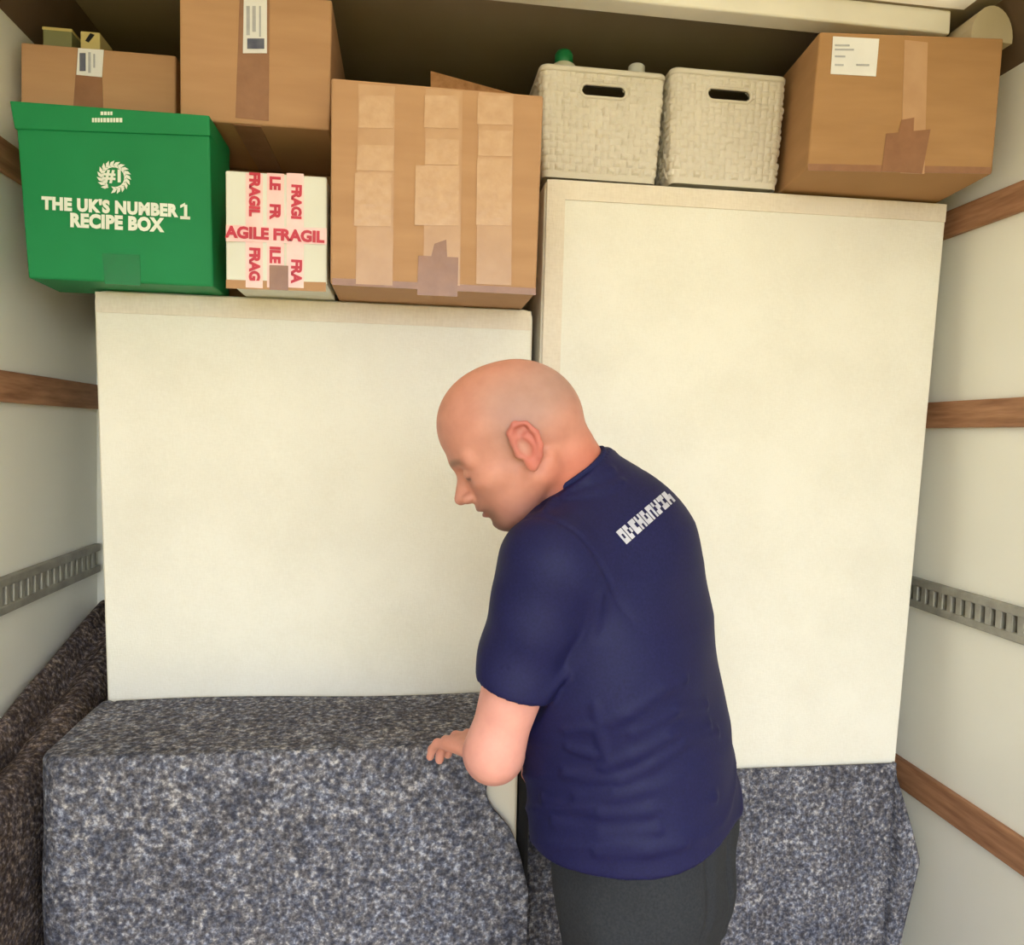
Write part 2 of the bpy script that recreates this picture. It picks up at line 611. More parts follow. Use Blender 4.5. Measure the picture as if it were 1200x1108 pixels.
# big cardboard box in the middle
big, fb, qb, bb = carton('cardboard_box', 'large brown cardboard box with three clear tape bands, beside the white basket', 'box',
                         [(388, 93), (637, 110), (387, 333), (628, 345)], 1.468, 1.468, ZL, 0.42, M['card'], group='brown cardboard boxes')
for x0, x1 in ((417, 462), (496, 541), (558, 601)):
    ye = 96.5 + (x0 - 388) * 0.068
    fb.patch('tape_band', [(x0, 333), (x1 - 2, 335), (x1 + 1, ye + 3), (x0 + 3, ye)], M['tape_faint'], big, 0.0010)
for x0, x1, y0, y1 in ((420, 461, 112, 150), (418, 461, 170, 200), (415, 458, 203, 265), (497, 537, 112, 150), (498, 537, 163, 193),
                       (486, 537, 194, 264), (559, 600, 112, 146), (560, 600, 153, 183), (558, 599, 186, 264)):
    fb.patch('clear_tape', [(x0, y1), (x1, y1 + 1), (x1 + 1, y0 + 1), (x0 + 1, y0)], M['tape_clear'], big, 0.0018)
fb.patch('brown_tape', [(489, 346), (536, 348), (537, 302), (490, 300)], M['tape_brown'], big, 0.0016)
fb.patch('brown_tape', [(505, 302), (524, 303), (523, 281), (509, 286)], M['tape_brown'], big, 0.0013)
fb.patch('tape_seam', [(389, 334), (628, 346), (628, 338), (389, 326)], M['tape_brown'], big, 0.0006)
# raised flap behind
fl = [np.array([0.035, 1.64, 2.148]), np.array([0.235, 1.66, 2.148]), np.array([0.236, 1.700, 2.240]), np.array([0.034, 1.680, 2.268])]
link('flap', hexa('flap', fl, 0.005), M['card_edge'], big)

# green recipe box
rec, fg, qg, bg_ = carton('recipe_box', 'green recipe box with white lettering and laurel emblem', 'box',
                          [(17, 130), (245, 136), (33, 330), (250, 336)], 1.560, 1.558, ZL, 0.15, M['green'], ztop=2.086)
# lid band
n = fg.n
lid_q = [fg.hit(18, 152) + n * 0.004, fg.hit(247, 160) + n * 0.004, fg.hit(246, 133) + n * 0.004, fg.hit(12, 123) + n * 0.004]
lid_b = [np.array([p[0], 1.715, p[2]]) for p in lid_q]
for a in (lid_q, lid_b):
    a[2][2] = a[3][2] = 2.093
link('lid', hexa('lid', lid_q, back=lid_b, bevel=0.003), M['green'], rec)
fg.text('lettering', "THE UK'S NUMBER 1", (137, 244), 0.0215, M['white_ink'], rec, bold=0.0018, squeeze=0.875, spacing=1.08)
fg.text('lettering', 'RECIPE BOX', (137, 262), 0.0235, M['white_ink'], rec, bold=0.0019, squeeze=0.86, spacing=1.06)
fg.patch('lettering', [(211.5, 244), (217, 241.5), (217, 238), (211.5, 241)], M['white_ink'], rec, 0.0018)
fg.patch('lettering', [(211.5, 257), (223, 257.6), (223, 254.2), (211.5, 253.6)], M['white_ink'], rec, 0.0018)
fg.patch('taped_patch', [(123, 333), (165, 335), (164, 299), (120, 297)], M['green_tape'], rec, 0.001)
bm = bmesh.new()
ce = fg.hit(134, 208) + fg.n * 0.0016
for k in range(18):                                     # laurel wreath of small leaves
    a = math.radians(-70 + 320 * k / 17 - 20)
    for rr, tw, ln in ((0.0255, 0.75, 0.0072), (0.0205, -0.55, 0.0060)):
        pc = np.array([math.cos(a) * rr, math.sin(a) * rr])
        da = a + math.pi / 2 + tw
        dv, dn = np.array([math.cos(da), math.sin(da)]), np.array([-math.sin(da), math.cos(da)])
        pts = [pc - dv * ln, pc + dn * ln * 0.42, pc + dv * ln, pc - dn * ln * 0.42]
        bm.faces.new([bm.verts.new(tuple(ce + fg.u * p[0] + fg.v * p[1])) for p in pts])
em = link('emblem', bm_mesh('emblem', bm), M['white_ink'], rec)
fg.text('emblem_number', '#1', (134, 207), 0.022, M['white_ink'], rec, bold=0.0012)
# two short illegible lines on the lid
lidf = Face(lid_q[0], lid_q[1], lid_q[3])
for (x0, x1, y, h) in ((118, 133, 133, 4), (108, 145, 141, 5)):
    x = x0
    while x < x1 - 1:
        w = 3.2 if (int(x) % 3) else 2.4
        lidf.patch('small_print', [(x, y + h / 2), (x + w, y + h / 2), (x + w, y - h / 2), (x, y - h / 2)], M['white_ink'], rec, 0.0008, 0.0006)
        x += w + 0.9

# white box sealed with fragile tape
fra, fw, qw, bw = carton('fragile_box', 'white box wrapped in red lettered fragile tape', 'box',
                         [(264, 200), (383, 207), (265, 329), (383, 333)], 1.485, 1.485, ZL, 0.24, M['white_card'], 0.003)
fw.patch('seam_edge', [(265, 338), (382, 342), (382, 331), (265, 328)], M['card'], fra, 0.0008)
strips = [(298, 0.0, ' FRAGILE FRAGILE '), (323, 0.0, 'LE FRAGILE FRAG'), (346, 0.0, 'FRAGILE FRAGILE')]
for k, (xc, _, s) in enumerate(strips):
    fw.patch('warning_tape', [(xc - 10, 337), (xc + 10, 338), (xc + 10, 204), (xc - 10, 203)], M['pink_tape'], fra, 0.0010 + 0.0003 * k)
fw.patch('warning_tape', [(265, 283), (383, 287), (383, 268), (265, 264)], M['pink_tape'], fra, 0.0022)
for xc, yc, s, hgt in ((298, 228, 'FRAGIL', 0.0175), (298, 310, 'FRAG', 0.0175), (322, 215, 'LE', 0.0175), (322, 248, 'FR', 0.0175), (322, 299, 'ILE', 0.0175),
                       (347, 237, 'FRAGI', 0.0165), (347, 318, 'FRA', 0.0175)):
    fw.text('tape_lettering', s, (xc, yc), hgt, M['red_ink'], fra, rot=-math.pi / 2, off=0.0022, bold=0.0014, squeeze=0.98)
fw.text('tape_lettering', 'AGILE FRAGIL', (323, 276), 0.0195, M['red_ink'], fra, rot=0.0, off=0.0034, bold=0.0014, squeeze=1.02)
fw.patch('brown_tape', [(316, 340), (338, 341), (338, 312), (316, 311)], M['tape_brown'], fra, 0.0030)

# box deep behind that carries the two upper boxes
sup_me = box('cardboard_crate', -0.61, -0.17, 1.87, 2.11, ZL + 0.002, 2.096, 0.004)
sup = empty('cardboard_box', (-0.47, 1.99, ZL), 'brown cardboard box in deep shadow behind the fragile taped box', 'box', 'brown cardboard boxes')
link('box_body', sup_me, M['card_dark'], sup)
link('tape_seam', box('tape_seam', -0.30, -0.25, 1.8685, 1.87, ZL + 0.004, 2.09), M['tape_brown'], sup)

# tall box, top at the roof
tall, ft, qt, bt = carton('cardboard_box', 'tall upper cardboard box with a label near its top, above the fragile taped box', 'box',
                          [(210, -6), (389, 6), (211, 124), (386, 146)], 1.60, 1.60, 2.099, 0.45, M['card'], group='brown cardboard boxes', ztop=2.352)
ft.patch('brown_tape', [(276, 138), (315, 142), (316, -2), (281, -4)], M['tape_brown'], tall, 0.0012)
ft.patch('address_label', [(285, 63), (313, 63), (313, -3), (286, -4)], M['label'], tall, 0.0024)
for yy, x0, x1, hh in ((8, 289, 293, 34), (8, 296, 300, 30), (8, 304, 306, 36), (46, 290, 310, 12)):
    ft.patch('label_print', [(x0, yy + hh), (x1, yy + hh), (x1, yy), (x0, yy)], M['ink'] if hh < 20 else M['grey_ink'], tall, 0.0032)
# underside tape
link('brown_tape', box('brown_tape', -0.352, -0.30, 1.606, 2.04, 2.0975, 2.0990), M['tape_brown'], tall)

# low box in the left corner
low, fo, qo, bo = carton('cardboard_box', 'upper left cardboard box behind the green recipe box, with a small white label', 'box',
                         [(24, 48), (206, 66), (24, 128), (206, 132)], 1.68, 1.68, 2.099, 0.36, M['card'], group='brown cardboard boxes')
zlow = qo[2][2]
fo.patch('brown_tape', [(86, 128), (121, 128), (119, 58), (91, 57)], M['tape_brown'], low, 0.0012)
fo.patch('address_label', [(90, 88), (120, 91), (122, 59), (92, 57)], M['label'], low, 0.0022)
for x0, x1, y0, y1 in ((94, 101, 63, 84), (104, 107, 62, 86), (110, 112, 64, 80)):
    fo.patch('label_print', [(x0, y1), (x1, y1), (x1, y0), (x0, y0)], M['ink'] if x0 < 100 else M['grey_ink'], low, 0.0030)

# little cartons on it
c0 = at_y(50, 31, 1.74)
c1 = at_y(84, 50, 1.74)
sg = empty('small_carton', (0.5 * (c0[0] + c1[0]), 1.77, zlow), 'small sage green carton on the left upper cardboard box', 'carton')
link('carton_body', box('carton_body', c0[0], c1[0], 1.74, 1.80, zlow + 0.001, c0[2] - 0.003, 0.002), M['carton_sage'], sg)
link('carton_lid', box('carton_lid', c0[0] - 0.001, c1[0] + 0.001, 1.739, 1.801, c0[2] - 0.006, c0[2], 0.001), M['carton_yellow'], sg)
c0 = at_y(94, 36, 1.73)
c1 = at_y(117, 55, 1.73)
ye = empty('small_carton', (0.5 * (c0[0] + c1[0]), 1.76, zlow), 'small yellow carton with a black mark, beside the sage carton', 'carton')
link('carton_body', box('carton_body', c0[0], c1[0], 1.73, 1.80, zlow + 0.001, c0[2], 0.002), M['carton_yellow'], ye)
fy = Face((c0[0], 1.73, zlow), (c1[0], 1.73, zlow), (c0[0], 1.73, c0[2]))
fy.patch('black_mark', [(100, 48), (104, 50), (111, 41), (106, 39)], M['black'], ye, 0.001)

# right hand box
rgt, frr, qr, br_ = carton('cardboard_box', 'brown cardboard box on the right with a white label, above the right batten', 'box',
                           [(961, 36), (1176, 56), (946, 199), (1163, 203)], 1.505, 1.462, ZR, 0.44, M['card_dark'], group='brown cardboard boxes', ztop=2.333)
frr.patch('paper_label', [(973, 87), (1026, 90), (1030, 46), (976, 43)], M['label'], rgt, 0.0016)
for x0, x1, y in ((978, 995, 53), (978, 1000, 58), (978, 990, 66), (1003, 1018, 76), (978, 988, 76)):
    frr.patch('label_print', [(x0, y + 1.5), (x1, y + 1.8), (x1, y - 0.2), (x0, y - 0.5)], M['grey_ink'], rgt, 0.0024)
frr.patch('clear_tape', [(1055, 203), (1083, 204), (1087, 50), (1060, 47)], M['tape_faint'], rgt, 0.0010)
frr.patch('brown_tape', [(1033, 201), (1080, 204), (1090, 152), (1038, 157)], M['tape_brown'], rgt, 0.0018)
frr.patch('brown_tape', [(1052, 158), (1070, 156), (1071, 138), (1056, 141)], M['tape_brown'], rgt, 0.0016)
frr.patch('tape_seam', [(947, 200), (1161, 204), (1161, 196), (947, 192)], M['tape_brown'], rgt, 0.0006)


# ------------------------------------------------------------------ woven baskets
def rounded_rect_path(hx, hy, r, step):
    """closed outline, counter clockwise from the middle of the front side (-y), as (x, y, nx, ny, s)"""
    pts = []
    segs = [('l', (0, -hy), (hx - r, -hy)), ('c', (hx - r, -hy + r), -90), ('l', (hx, -hy + r), (hx, hy - r)), ('c', (hx - r, hy - r), 0),
            ('l', (hx - r, hy), (-hx + r, hy)), ('c', (-hx + r, hy - r), 90), ('l', (-hx, hy - r), (-hx, -hy + r)), ('c', (-hx + r, -hy + r), 180),
            ('l', (-hx + r, -hy), (0, -hy))]
    s = 0.0
    for kind, a, b in segs:
        if kind == 'l':
            L = math.hypot(b[0] - a[0], b[1] - a[1])
            n = max(1, int(round(L / step)))
            nx, ny = (b[1] - a[1]) / L, -(b[0] - a[0]) / L
            for k in range(n):
                t = k / n
                pts.append((a[0] + (b[0] - a[0]) * t, a[1] + (b[1] - a[1]) * t, nx, ny, s + L * t))
            s += L
        else:
            L = r * math.pi / 2
            n = max(2, int(round(L / step)))
            for k in range(n):
                an = math.radians(b + 90 * k / n)
                pts.append((a[0] + r * math.cos(an), a[1] + r * math.sin(an), math.cos(an), math.sin(an), s + L * k / n))
            s += L
    return pts, s


def basket(cx, cy, z0, wb, wt, depth, h, label):
    root = empty('storage_basket', (cx, cy, z0), label, 'basket', 'woven storage baskets')
    hx, hy = wt / 2, depth / 2
    cell = 0.0150
    path, S = rounded_rect_path(hx, hy, 0.014, cell / 4)
    ncell = int(S / cell / 2) * 2
    cellw = S / ncell
    nz = int(h / (cell / 4))
    V, Fc = [], []
    N = len(path)
    hole_hw, hole_hz, hole_z = 0.049, 0.0115, h * 0.80

    def in_hole(x, y, z, back=False):
        if y > 0 and not back:
            return False
        dx = max(0, abs(x) - (hole_hw - hole_hz))
        return math.hypot(dx, z - hole_z) < hole_hz

    def taper(z):
        return (wb + (wt - wb) * z / h) / wt
    for j in range(nz + 1):
        z = h * j / nz
        t = taper(z)
        for (x, y, nx, ny, s) in path:
            d = 0.0
            front = abs(y) > hy - 0.001
            edge = min(z - 0.012, h - 0.014 - z)
            hole_d = math.hypot(max(0, abs(x) - (hole_hw - hole_hz)), z - hole_z) - hole_hz if front else 1
            if edge > 0 and hole_d > 0.007:
                a, b = s / cellw, z / cell
                i0, j0 = int(a), int(b)
                fa, fb_ = a - i0 - 0.5, b - j0 - 0.5
                if (i0 + j0) % 2:
                    d = 0.0062 * max(0, math.cos(fa * math.pi)) ** 0.5 * (1 - 1.2 * fb_ * fb_)
                else:
                    d = 0.0062 * max(0, math.cos(fb_ * math.pi)) ** 0.5 * (1 - 1.2 * fa * fa)
                hsh = math.sin(i0 * 12.9898 + j0 * 78.233) * 43758.5453
                hsh -= math.floor(hsh)
                d *= 0.55 + 0.75 * hsh
            elif hole_d <= 0.007 or edge <= 0:
                d = 0.0022
            V.append((cx + (x + nx * d) * t, cy + (y + ny * d) * t, z0 + z))
    for j in range(nz):
        for k in range(N):
            x, y = path[k][0], path[k][1]
            x2 = path[(k + 1) % N][0]
            if in_hole((x + x2) / 2, y, h * (j + 0.5) / nz, True) and abs(y) > hy - 0.001:
                continue
            k2 = (k + 1) % N
            Fc.append((j * N + k, j * N + k2, (j + 1) * N + k2, (j + 1) * N + k))
    link('woven_wall', new_mesh('woven_wall', V, Fc), M['basket'], root)
    # smooth inner wall with the same handle openings, floor and rim
    V, Fc = [], []
    pin, _ = rounded_rect_path(hx - 0.006, hy - 0.006, 0.010, cell / 3)
    N = len(pin)
    nz = 60
    for j in range(nz + 1):
        z = 0.004 + (h - 0.004) * j / nz
        for (x, y, nx, ny, s) in pin:
            V.append((cx + x * taper(z), cy + y * taper(z), z0 + z))
    for j in range(nz):
        for k in range(N):
            k2 = (k + 1) % N
            if in_hole((pin[k][0] + pin[k2][0]) / 2, pin[k][1], 0.004 + (h - 0.004) * (j + 0.5) / nz, True) and abs(pin[k][1]) > hy - 0.008:
                continue
            Fc.append((j * N + k, (j + 1) * N + k, (j + 1) * N + k2, j * N + k2))
    Fc.append(tuple(range(N)))
    link('inner_wall', new_mesh('inner_wall', V, Fc), M['basket'], root)
    bm = bmesh.new()
    pr, _ = rounded_rect_path(hx, hy, 0.014, 0.005)
    rings = []
    for off, dz in ((0.0045, -0.012), (0.0055, -0.003), (0.003, 0.0), (-0.006, 0.0), (-0.008, -0.004), (-0.007, -0.012)):
        rings.append([bm.verts.new((cx + x + nx * off, cy + y + ny * off, z0 + h + dz)) for (x, y, nx, ny, s) in pr])
    for a, b in zip(rings, rings[1:] + rings[:1]):
        for k in range(len(pr)):
            bm.faces.new((a[k], a[(k + 1) % len(pr)], b[(k + 1) % len(pr)], b[k]))
    link('rim', bm_mesh('rim', bm, True), M['basket'], root)
    # grip frames round the two handle openings
    for sy in (-1, 1):
        bm = bmesh.new()
        rings = []
        t = taper(hole_z)
        for gro, dy in ((0.0000, 0.0045), (0.0030, 0.0050), (0.0055, 0.0035), (0.0055, 0.001), (0.0, -0.0075)):
            ring = []
            for k in range(32):
                a = 2 * math.pi * k / 32
                sx = (hole_hw - hole_hz) * (1 if math.cos(a) >= 0 else -1)
                x = sx + (hole_hz + gro) * math.cos(a)
                z = hole_z + (hole_hz + gro) * math.sin(a)
                ring.append(bm.verts.new((cx + x * t, cy + sy * (hy + dy) * t, z0 + z)))
            rings.append(ring)
        for a, b in zip(rings[:-1], rings[1:]):
            for k in range(32):
                bm.faces.new((a[k], a[(k + 1) % 32], b[(k + 1) % 32], b[k]))
        for k in range(32):
            bm.faces.new((rings[-1][k], rings[-1][(k + 1) % 32], rings[0][(k + 1) % 32], rings[0][k]))
        link('handle_frame', bm_mesh('handle_frame', bm, True), M['basket'], root)
    return root


def corners(px, Y):
    return [at_y(x, y, Y) for x, y in px]


a = corners([(634, 80), (782, 86), (770, 212), (640, 207)], 1.65)
W1 = a[1][0] - a[0][0] - 0.008
basket(0.5 * (a[0][0] + a[1][0]), 1.655 + 0.155, ZR, W1 * 0.92, W1, 0.31, 2.292 - ZR, 'white woven storage basket holding a green capped bottle')
a2 = corners([(788, 74), (934, 86), (916, 217), (777, 212)], 1.635)
W2 = a2[1][0] - a2[0][0] - 0.028
basket(0.5 * (a2[0][0] + a2[1][0]) - 0.010, 1.64 + 0.155, ZR, W2 * 0.94, W2, 0.31, 2.302 - ZR, 'white woven storage basket next to the right cardboard box')


def lathe(name, prof, c, n=28, smooth=True):
    V, Fc = [], []
    for r, z in prof:
        for k in range(n):
            a = 2 * math.pi * k / n
            V.append((c[0] + r * math.cos(a), c[1] + r * math.sin(a), c[2] + z))
    for j in range(len(prof) - 1):
        for k in range(n):
            k2 = (k + 1) % n
            Fc.append((j * n + k, j * n + k2, (j + 1) * n + k2, (j + 1) * n + k))
    Fc.append(tuple(range(n))[::-1])
    Fc.append(tuple((len(prof) - 1) * n + k for k in range(n)))
    return new_mesh(name, V, Fc, smooth)


p = at_y(661, 62, 1.74)
zb = ZR + 0.006
zt = p[2]
bt_ = empty('bottle', (p[0], 1.74, zb), 'cream bottle with a green cap standing in the left basket', 'bottle')
h = zt - zb
link('bottle_body', lathe('bottle_body', [(0.030, 0), (0.033, 0.004), (0.033, h * 0.72), (0.031, h - 0.045), (0.026, h - 0.030), (0.020, h - 0.026), (0.020, h - 0.012)], (p[0], 1.74, zb)), M['bottle'], bt_)
link('cap', lathe('cap', [(0.0195, h - 0.028), (0.0205, h - 0.026), (0.0205, h - 0.006), (0.016, h + 0.002), (0.006, h + 0.004)], (p[0], 1.74, zb)), M['cap_green'], bt_)
p = at_y(746, 77, 1.73)
h = p[2] - zb
tb = empty('tub', (p[0], 1.73, zb), 'white capped tub poking out of the left basket', 'bottle')
link('tub_body', lathe('tub_body', [(0.022, 0), (0.024, 0.004), (0.024, h * 0.75), (0.018, h - 0.03), (0.017, h - 0.022)], (p[0], 1.73, zb)), M['cap_white'], tb)
link('cap', lathe('cap', [(0.0175, h - 0.024), (0.019, h - 0.021), (0.019, h - 0.004), (0.015, h), (0.004, h + 0.001)], (p[0], 1.73, zb)), M['cap_white'], tb)


# ------------------------------------------------------------------ things under the blankets
ZT = 0.925
cab = empty('cabinet', (-0.19, 1.50, 0), 'white cabinet under the front blanket, its end showing beside the man', 'cabinet')
link('carcass', box('carcass', -0.565, 0.213, 1.385, 1.635, 0.06, ZT, 0.004), M['cabinet'], cab)
link('plinth', box('plinth', -0.54, 0.18, 1.40, 1.62, 0.0, 0.06), M['cabinet'], cab)
for x0, x1 in ((-0.56, -0.182), (-0.178, 0.208)):
    d = link('door', box('door', x0, x1, 1.369, 1.384, 0.07, ZT - 0.006, 0.003), M['cabinet'], cab)
    xk = x1 - 0.03 if x0 < -0.3 else x0 + 0.03
    link('knob', lathe('knob', [(0.006, 0), (0.006, 0.012), (0.010, 0.016), (0.006, 0.020)], (xk, 1.36, 0.5), 12), M['steel'], d)
case = empty('shadow_strip', (0.228, 1.47, 0), 'black strip put in as shadow in the gap beside the white cabinet', 'shadow_strip')  # added black solid, stands for the shadow between cabinet and blanket
link('shade_body', box('shade_body', 0.2165, 0.240, 1.40, 1.62, 0.03, 0.93, 0.008), M['black'], case)
link('handle', box('handle', 0.221, 0.236, 1.46, 1.56, 0.93, 0.945, 0.004), M['black'], case)  # top block of the added shadow strip
link('white_spot', box('white_spot', 0.228, 0.235, 1.397, 1.400, 0.852, 0.872), M['label'], case)  # small pale spot in the dark gap
for yy in (1.44, 1.58):
    link('shade_foot', lathe('shade_foot', [(0.012, 0), (0.0125, 0.004), (0.0125, 0.026), (0.011, 0.03)], (0.228, yy, 0.0), 14), M['black'], case)

def sheet(name, P, thick=0.006):
    """grid of points [rows][cols][3] -> cloth with thickness"""
    P = np.array(P, float)
    R, C, _ = P.shape
    du = np.gradient(P, axis=1)
    dv = np.gradient(P, axis=0)
    nn = np.cross(du, dv)
    ln = np.linalg.norm(nn, axis=2, keepdims=True)
    nn = nn / np.maximum(ln, 1e-9)
    V = np.concatenate([P.reshape(-1, 3), (P - nn * thick).reshape(-1, 3)])
    off = R * C
    Fc = []
    for j in range(R - 1):
        for i in range(C - 1):
            a, b, c, d = j * C + i, j * C + i + 1, (j + 1) * C + i + 1, (j + 1) * C + i
            Fc.append((a, b, c, d))
            Fc.append((off + a, off + d, off + c, off + b))
    rim = [i for i in range(C)] + [j * C + C - 1 for j in range(1, R)] + [(R - 1) * C + i for i in range(C - 2, -1, -1)] + [j * C for j in range(R - 2, 0, -1)]
    for a, b in zip(rim, rim[1:] + rim[:1]):
        Fc.append((a, off + a, off + b, b))
    return new_mesh(name, V, Fc, True)


def fold(u, z, seed=0.0):
    return math.sin(u * 17 + seed) * 0.6 + math.sin(u * 31 + 1.7 + seed * 2 + z * 1.5) * 0.35 + math.sin(u * 7.3 + 0.4) * 0.5


# front blanket: hangs on the front and the left end of the cabinet, lies on its top
xl, xr_, yf, yb = -0.612, 0.196, 1.352, 1.638
path = []
for k in range(24):
    path.append(((xl, yb - (yb - yf - 0.05) * k / 23), (-1, 0), k * 0.01))
for k in range(1, 9):
    a = math.radians(180 + 90 * k / 9)
    path.append(((xl + 0.05 + 0.05 * math.cos(a), yf + 0.05 + 0.05 * math.sin(a)), (math.cos(a), math.sin(a)), 0.24 + k * 0.009))
for k in range(111):
    path.append(((xl + 0.05 + (xr_ - xl - 0.05) * k / 110, yf), (0, -1), 0.32 + k * 0.0068))
rows = []
ztop = ZT + 0.014
nz = 70
for j in range(nz + 1):                                  # hanging part, bottom to top edge
    z = 0.03 + (ztop - 0.013 - 0.03) * j / nz
    drop = (ztop - z)
    row = []
    for (p, nrm, u) in path:
        am = min(0.013, 0.016 * drop + 0.0002) * (0.35 if nrm[0] < -0.5 else 1.0)
        f = fold(u, z) * am + am * 0.9 + 0.002
        f += 0.002 * math.sin(u * 40 + z * 23) * min(1, drop * 4)
        px_, py_ = p[0] + nrm[0] * f, p[1] + nrm[1] * f
        # free right edge swings in under the hands, then out again
        if nrm == (0, -1):
            t = max(0.0, (p[0] - 0.02) / (xr_ - 0.02))
            edge = 0.045 * math.exp(-((drop - 0.085) / 0.055) ** 2) + 0.012 * math.exp(-(drop / 0.05) ** 2)
            edge -= 0.035 * min(1, max(0, (drop - 0.12) / 0.15))
            px_ -= t * t * edge
        row.append((px_, py_, z))
    rows.append(row)
r = 0.013
for j in range(1, 7):                                    # rounded top edge
    a = math.radians(90 * j / 6)
    row = []
    for (p, nrm, u) in path:
        ins = r * (1 - math.cos(a))
        row.append((p[0] - nrm[0] * ins + nrm[0] * 0.002, p[1] - nrm[1] * ins + nrm[1] * 0.002, ztop - r + r * math.sin(a) + 0.0012 * math.sin(u * 22)))
    rows.append(row)
for j in range(1, 25):                                   # top
    t = j / 24
    row = []
    for k, (p, nrm, u) in enumerate(path):
        x0 = p[0] - nrm[0] * (r - 0.002)
        y0 = p[1] - nrm[1] * (r - 0.002)
        x1, y1 = max(xl + 0.03, x0), yb
        z = ztop + 0.0012 * math.sin(u * 22) * (1 - t) + 0.003 * math.sin(9 * x0 + 5 * t) * t
        row.append((x0 + (x1 - x0) * t, y0 + (y1 - y0) * t, z))
    rows.append(row)
tag(link('moving_blanket', sheet('moving_blanket', rows, 0.006), M['felt']), 'grey speckled blanket draped over the cabinet in front of the man', 'blanket', 'grey felt moving blankets')

# blanket round the foot of the taller bed base
rows = []
nz = 60
zt_ = 0.748
for j in range(nz + 1):
    z = 0.02 + (zt_ - 0.02) * j / nz
    drop = zt_ - z
    row = []
    xe = 1.128 + (1.222 - 1.128) * (z - 0.02) / 2.038
    am = min(0.016, 0.035 * drop)
    for k in range(80):                                  # across the front
        x = 0.275 + (xe - 0.01 - 0.275) * k / 79
        row.append((x, YF - 0.016 - am * 0.9 - am * fold(x * 1.1, z, 2.0), z))
    fl_w = 0.088 * max(0.0, min(1.0, (drop - 0.02) / 0.24)) - 0.030 * max(0, min(1, (drop - 0.27) / 0.15)) + 0.003
    for k in range(1, 16):                               # dark crease, then the loose end
        t = k / 15
        x = xe - 0.008 + fl_w * t
        y = YF - 0.016 - am * 0.3 + 0.04 * math.sin(min(1, t * 2.2) * math.pi) * min(1, drop * 5) + 0.012 * t
        row.append((x, y, z + 0.02 * t * math.sin(drop * 8)))
    rows.append(row)
tag(link('moving_blanket', sheet('moving_blanket', rows, 0.006), M['felt']), 'grey speckled blanket wrapped round the foot of the taller bed base', 'blanket', 'grey felt moving blankets')

# blanket slung along the left wall
rows = []
ys = np.linspace(0.80, 2.06, 90)
for y in ys:
    row = []
    t = (y - 0.80) / 1.26
    hgt = 0.885 + 0.27 * max(0, (y - 1.52)) + 0.006 * math.sin(y * 13)
    xo = -0.655 - 0.010 * math.sin(y * 11) + 0.02 * max(0, 1.3 - y)
    prof = [(-0.790, hgt - 0.02), (-0.776, hgt + 0.015 + 0.01 * math.sin(8 * y)), (-0.760, hgt + 0.018), (-0.748, hgt - 0.006), (-0.738, hgt - 0.030 + 0.012 * math.sin(7 * y)),
            (-0.722, hgt - 0.018), (-0.702, hgt - 0.006), (xo - 0.022, hgt - 0.012), (xo - 0.004, hgt - 0.045), (xo + 0.004, hgt - 0.10),
            (xo + 0.008, hgt - 0.20), (xo + 0.002, hgt - 0.35), (xo - 0.004, 0.45), (xo + 0.006, 0.25), (xo + 0.012, 0.03)]
    pr = np.array(prof)
    # smooth resample along the profile
    tt = np.linspace(0, len(pr) - 1, 70)
    k = np.clip(tt.astype(int), 0, len(pr) - 2)
    f = (tt - k)[:, None]
    p0 = pr[np.clip(k - 1, 0, len(pr) - 1)]
    p1, p2 = pr[k], pr[k + 1]
    p3 = pr[np.clip(k + 2, 0, len(pr) - 1)]
    cr = 0.5 * (2 * p1 + (p2 - p0) * f + (2 * p0 - 5 * p1 + 4 * p2 - p3) * f ** 2 + (3 * p1 - p0 - 3 * p2 + p3) * f ** 3)
    for q in cr:
        row.append((min(q[0], -0.648), y + 0.006 * math.sin(q[1] * 30), q[1]))
    rows.append(row)
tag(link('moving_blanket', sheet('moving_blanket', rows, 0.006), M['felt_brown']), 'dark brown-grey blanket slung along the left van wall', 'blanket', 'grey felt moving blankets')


# ------------------------------------------------------------------ the man: smooth implicit surfaces turned into meshes
def v3(*a):
    return np.array(a, np.float32)


def smin(a, b, k):
    h = np.clip(0.5 + 0.5 * (b - a) / k, 0, 1)
    return b + (a - b) * h - k * h * (1 - h)


def smax(a, b, k):
    return -smin(-a, -b, k)


def cone(P, a, b, ra, rb):
    a, b = np.asarray(a, np.float32), np.asarray(b, np.float32)
    ba = b - a
    t = np.clip((P - a) @ ba / np.dot(ba, ba), 0, 1)
    return np.linalg.norm(P - a - t[:, None] * ba, axis=1) - (ra + (rb - ra) * t)


def ell(P, c, r, rot=None):
    q = P - np.asarray(c, np.float32)
    if rot is not None:
        q = q @ rot
    r = np.asarray(r, np.float32)
    k0 = np.linalg.norm(q / r, axis=1)
    k1 = np.linalg.norm(q / (r * r), axis=1)
    return k0 * (k0 - 1) / np.maximum(k1, 1e-6)


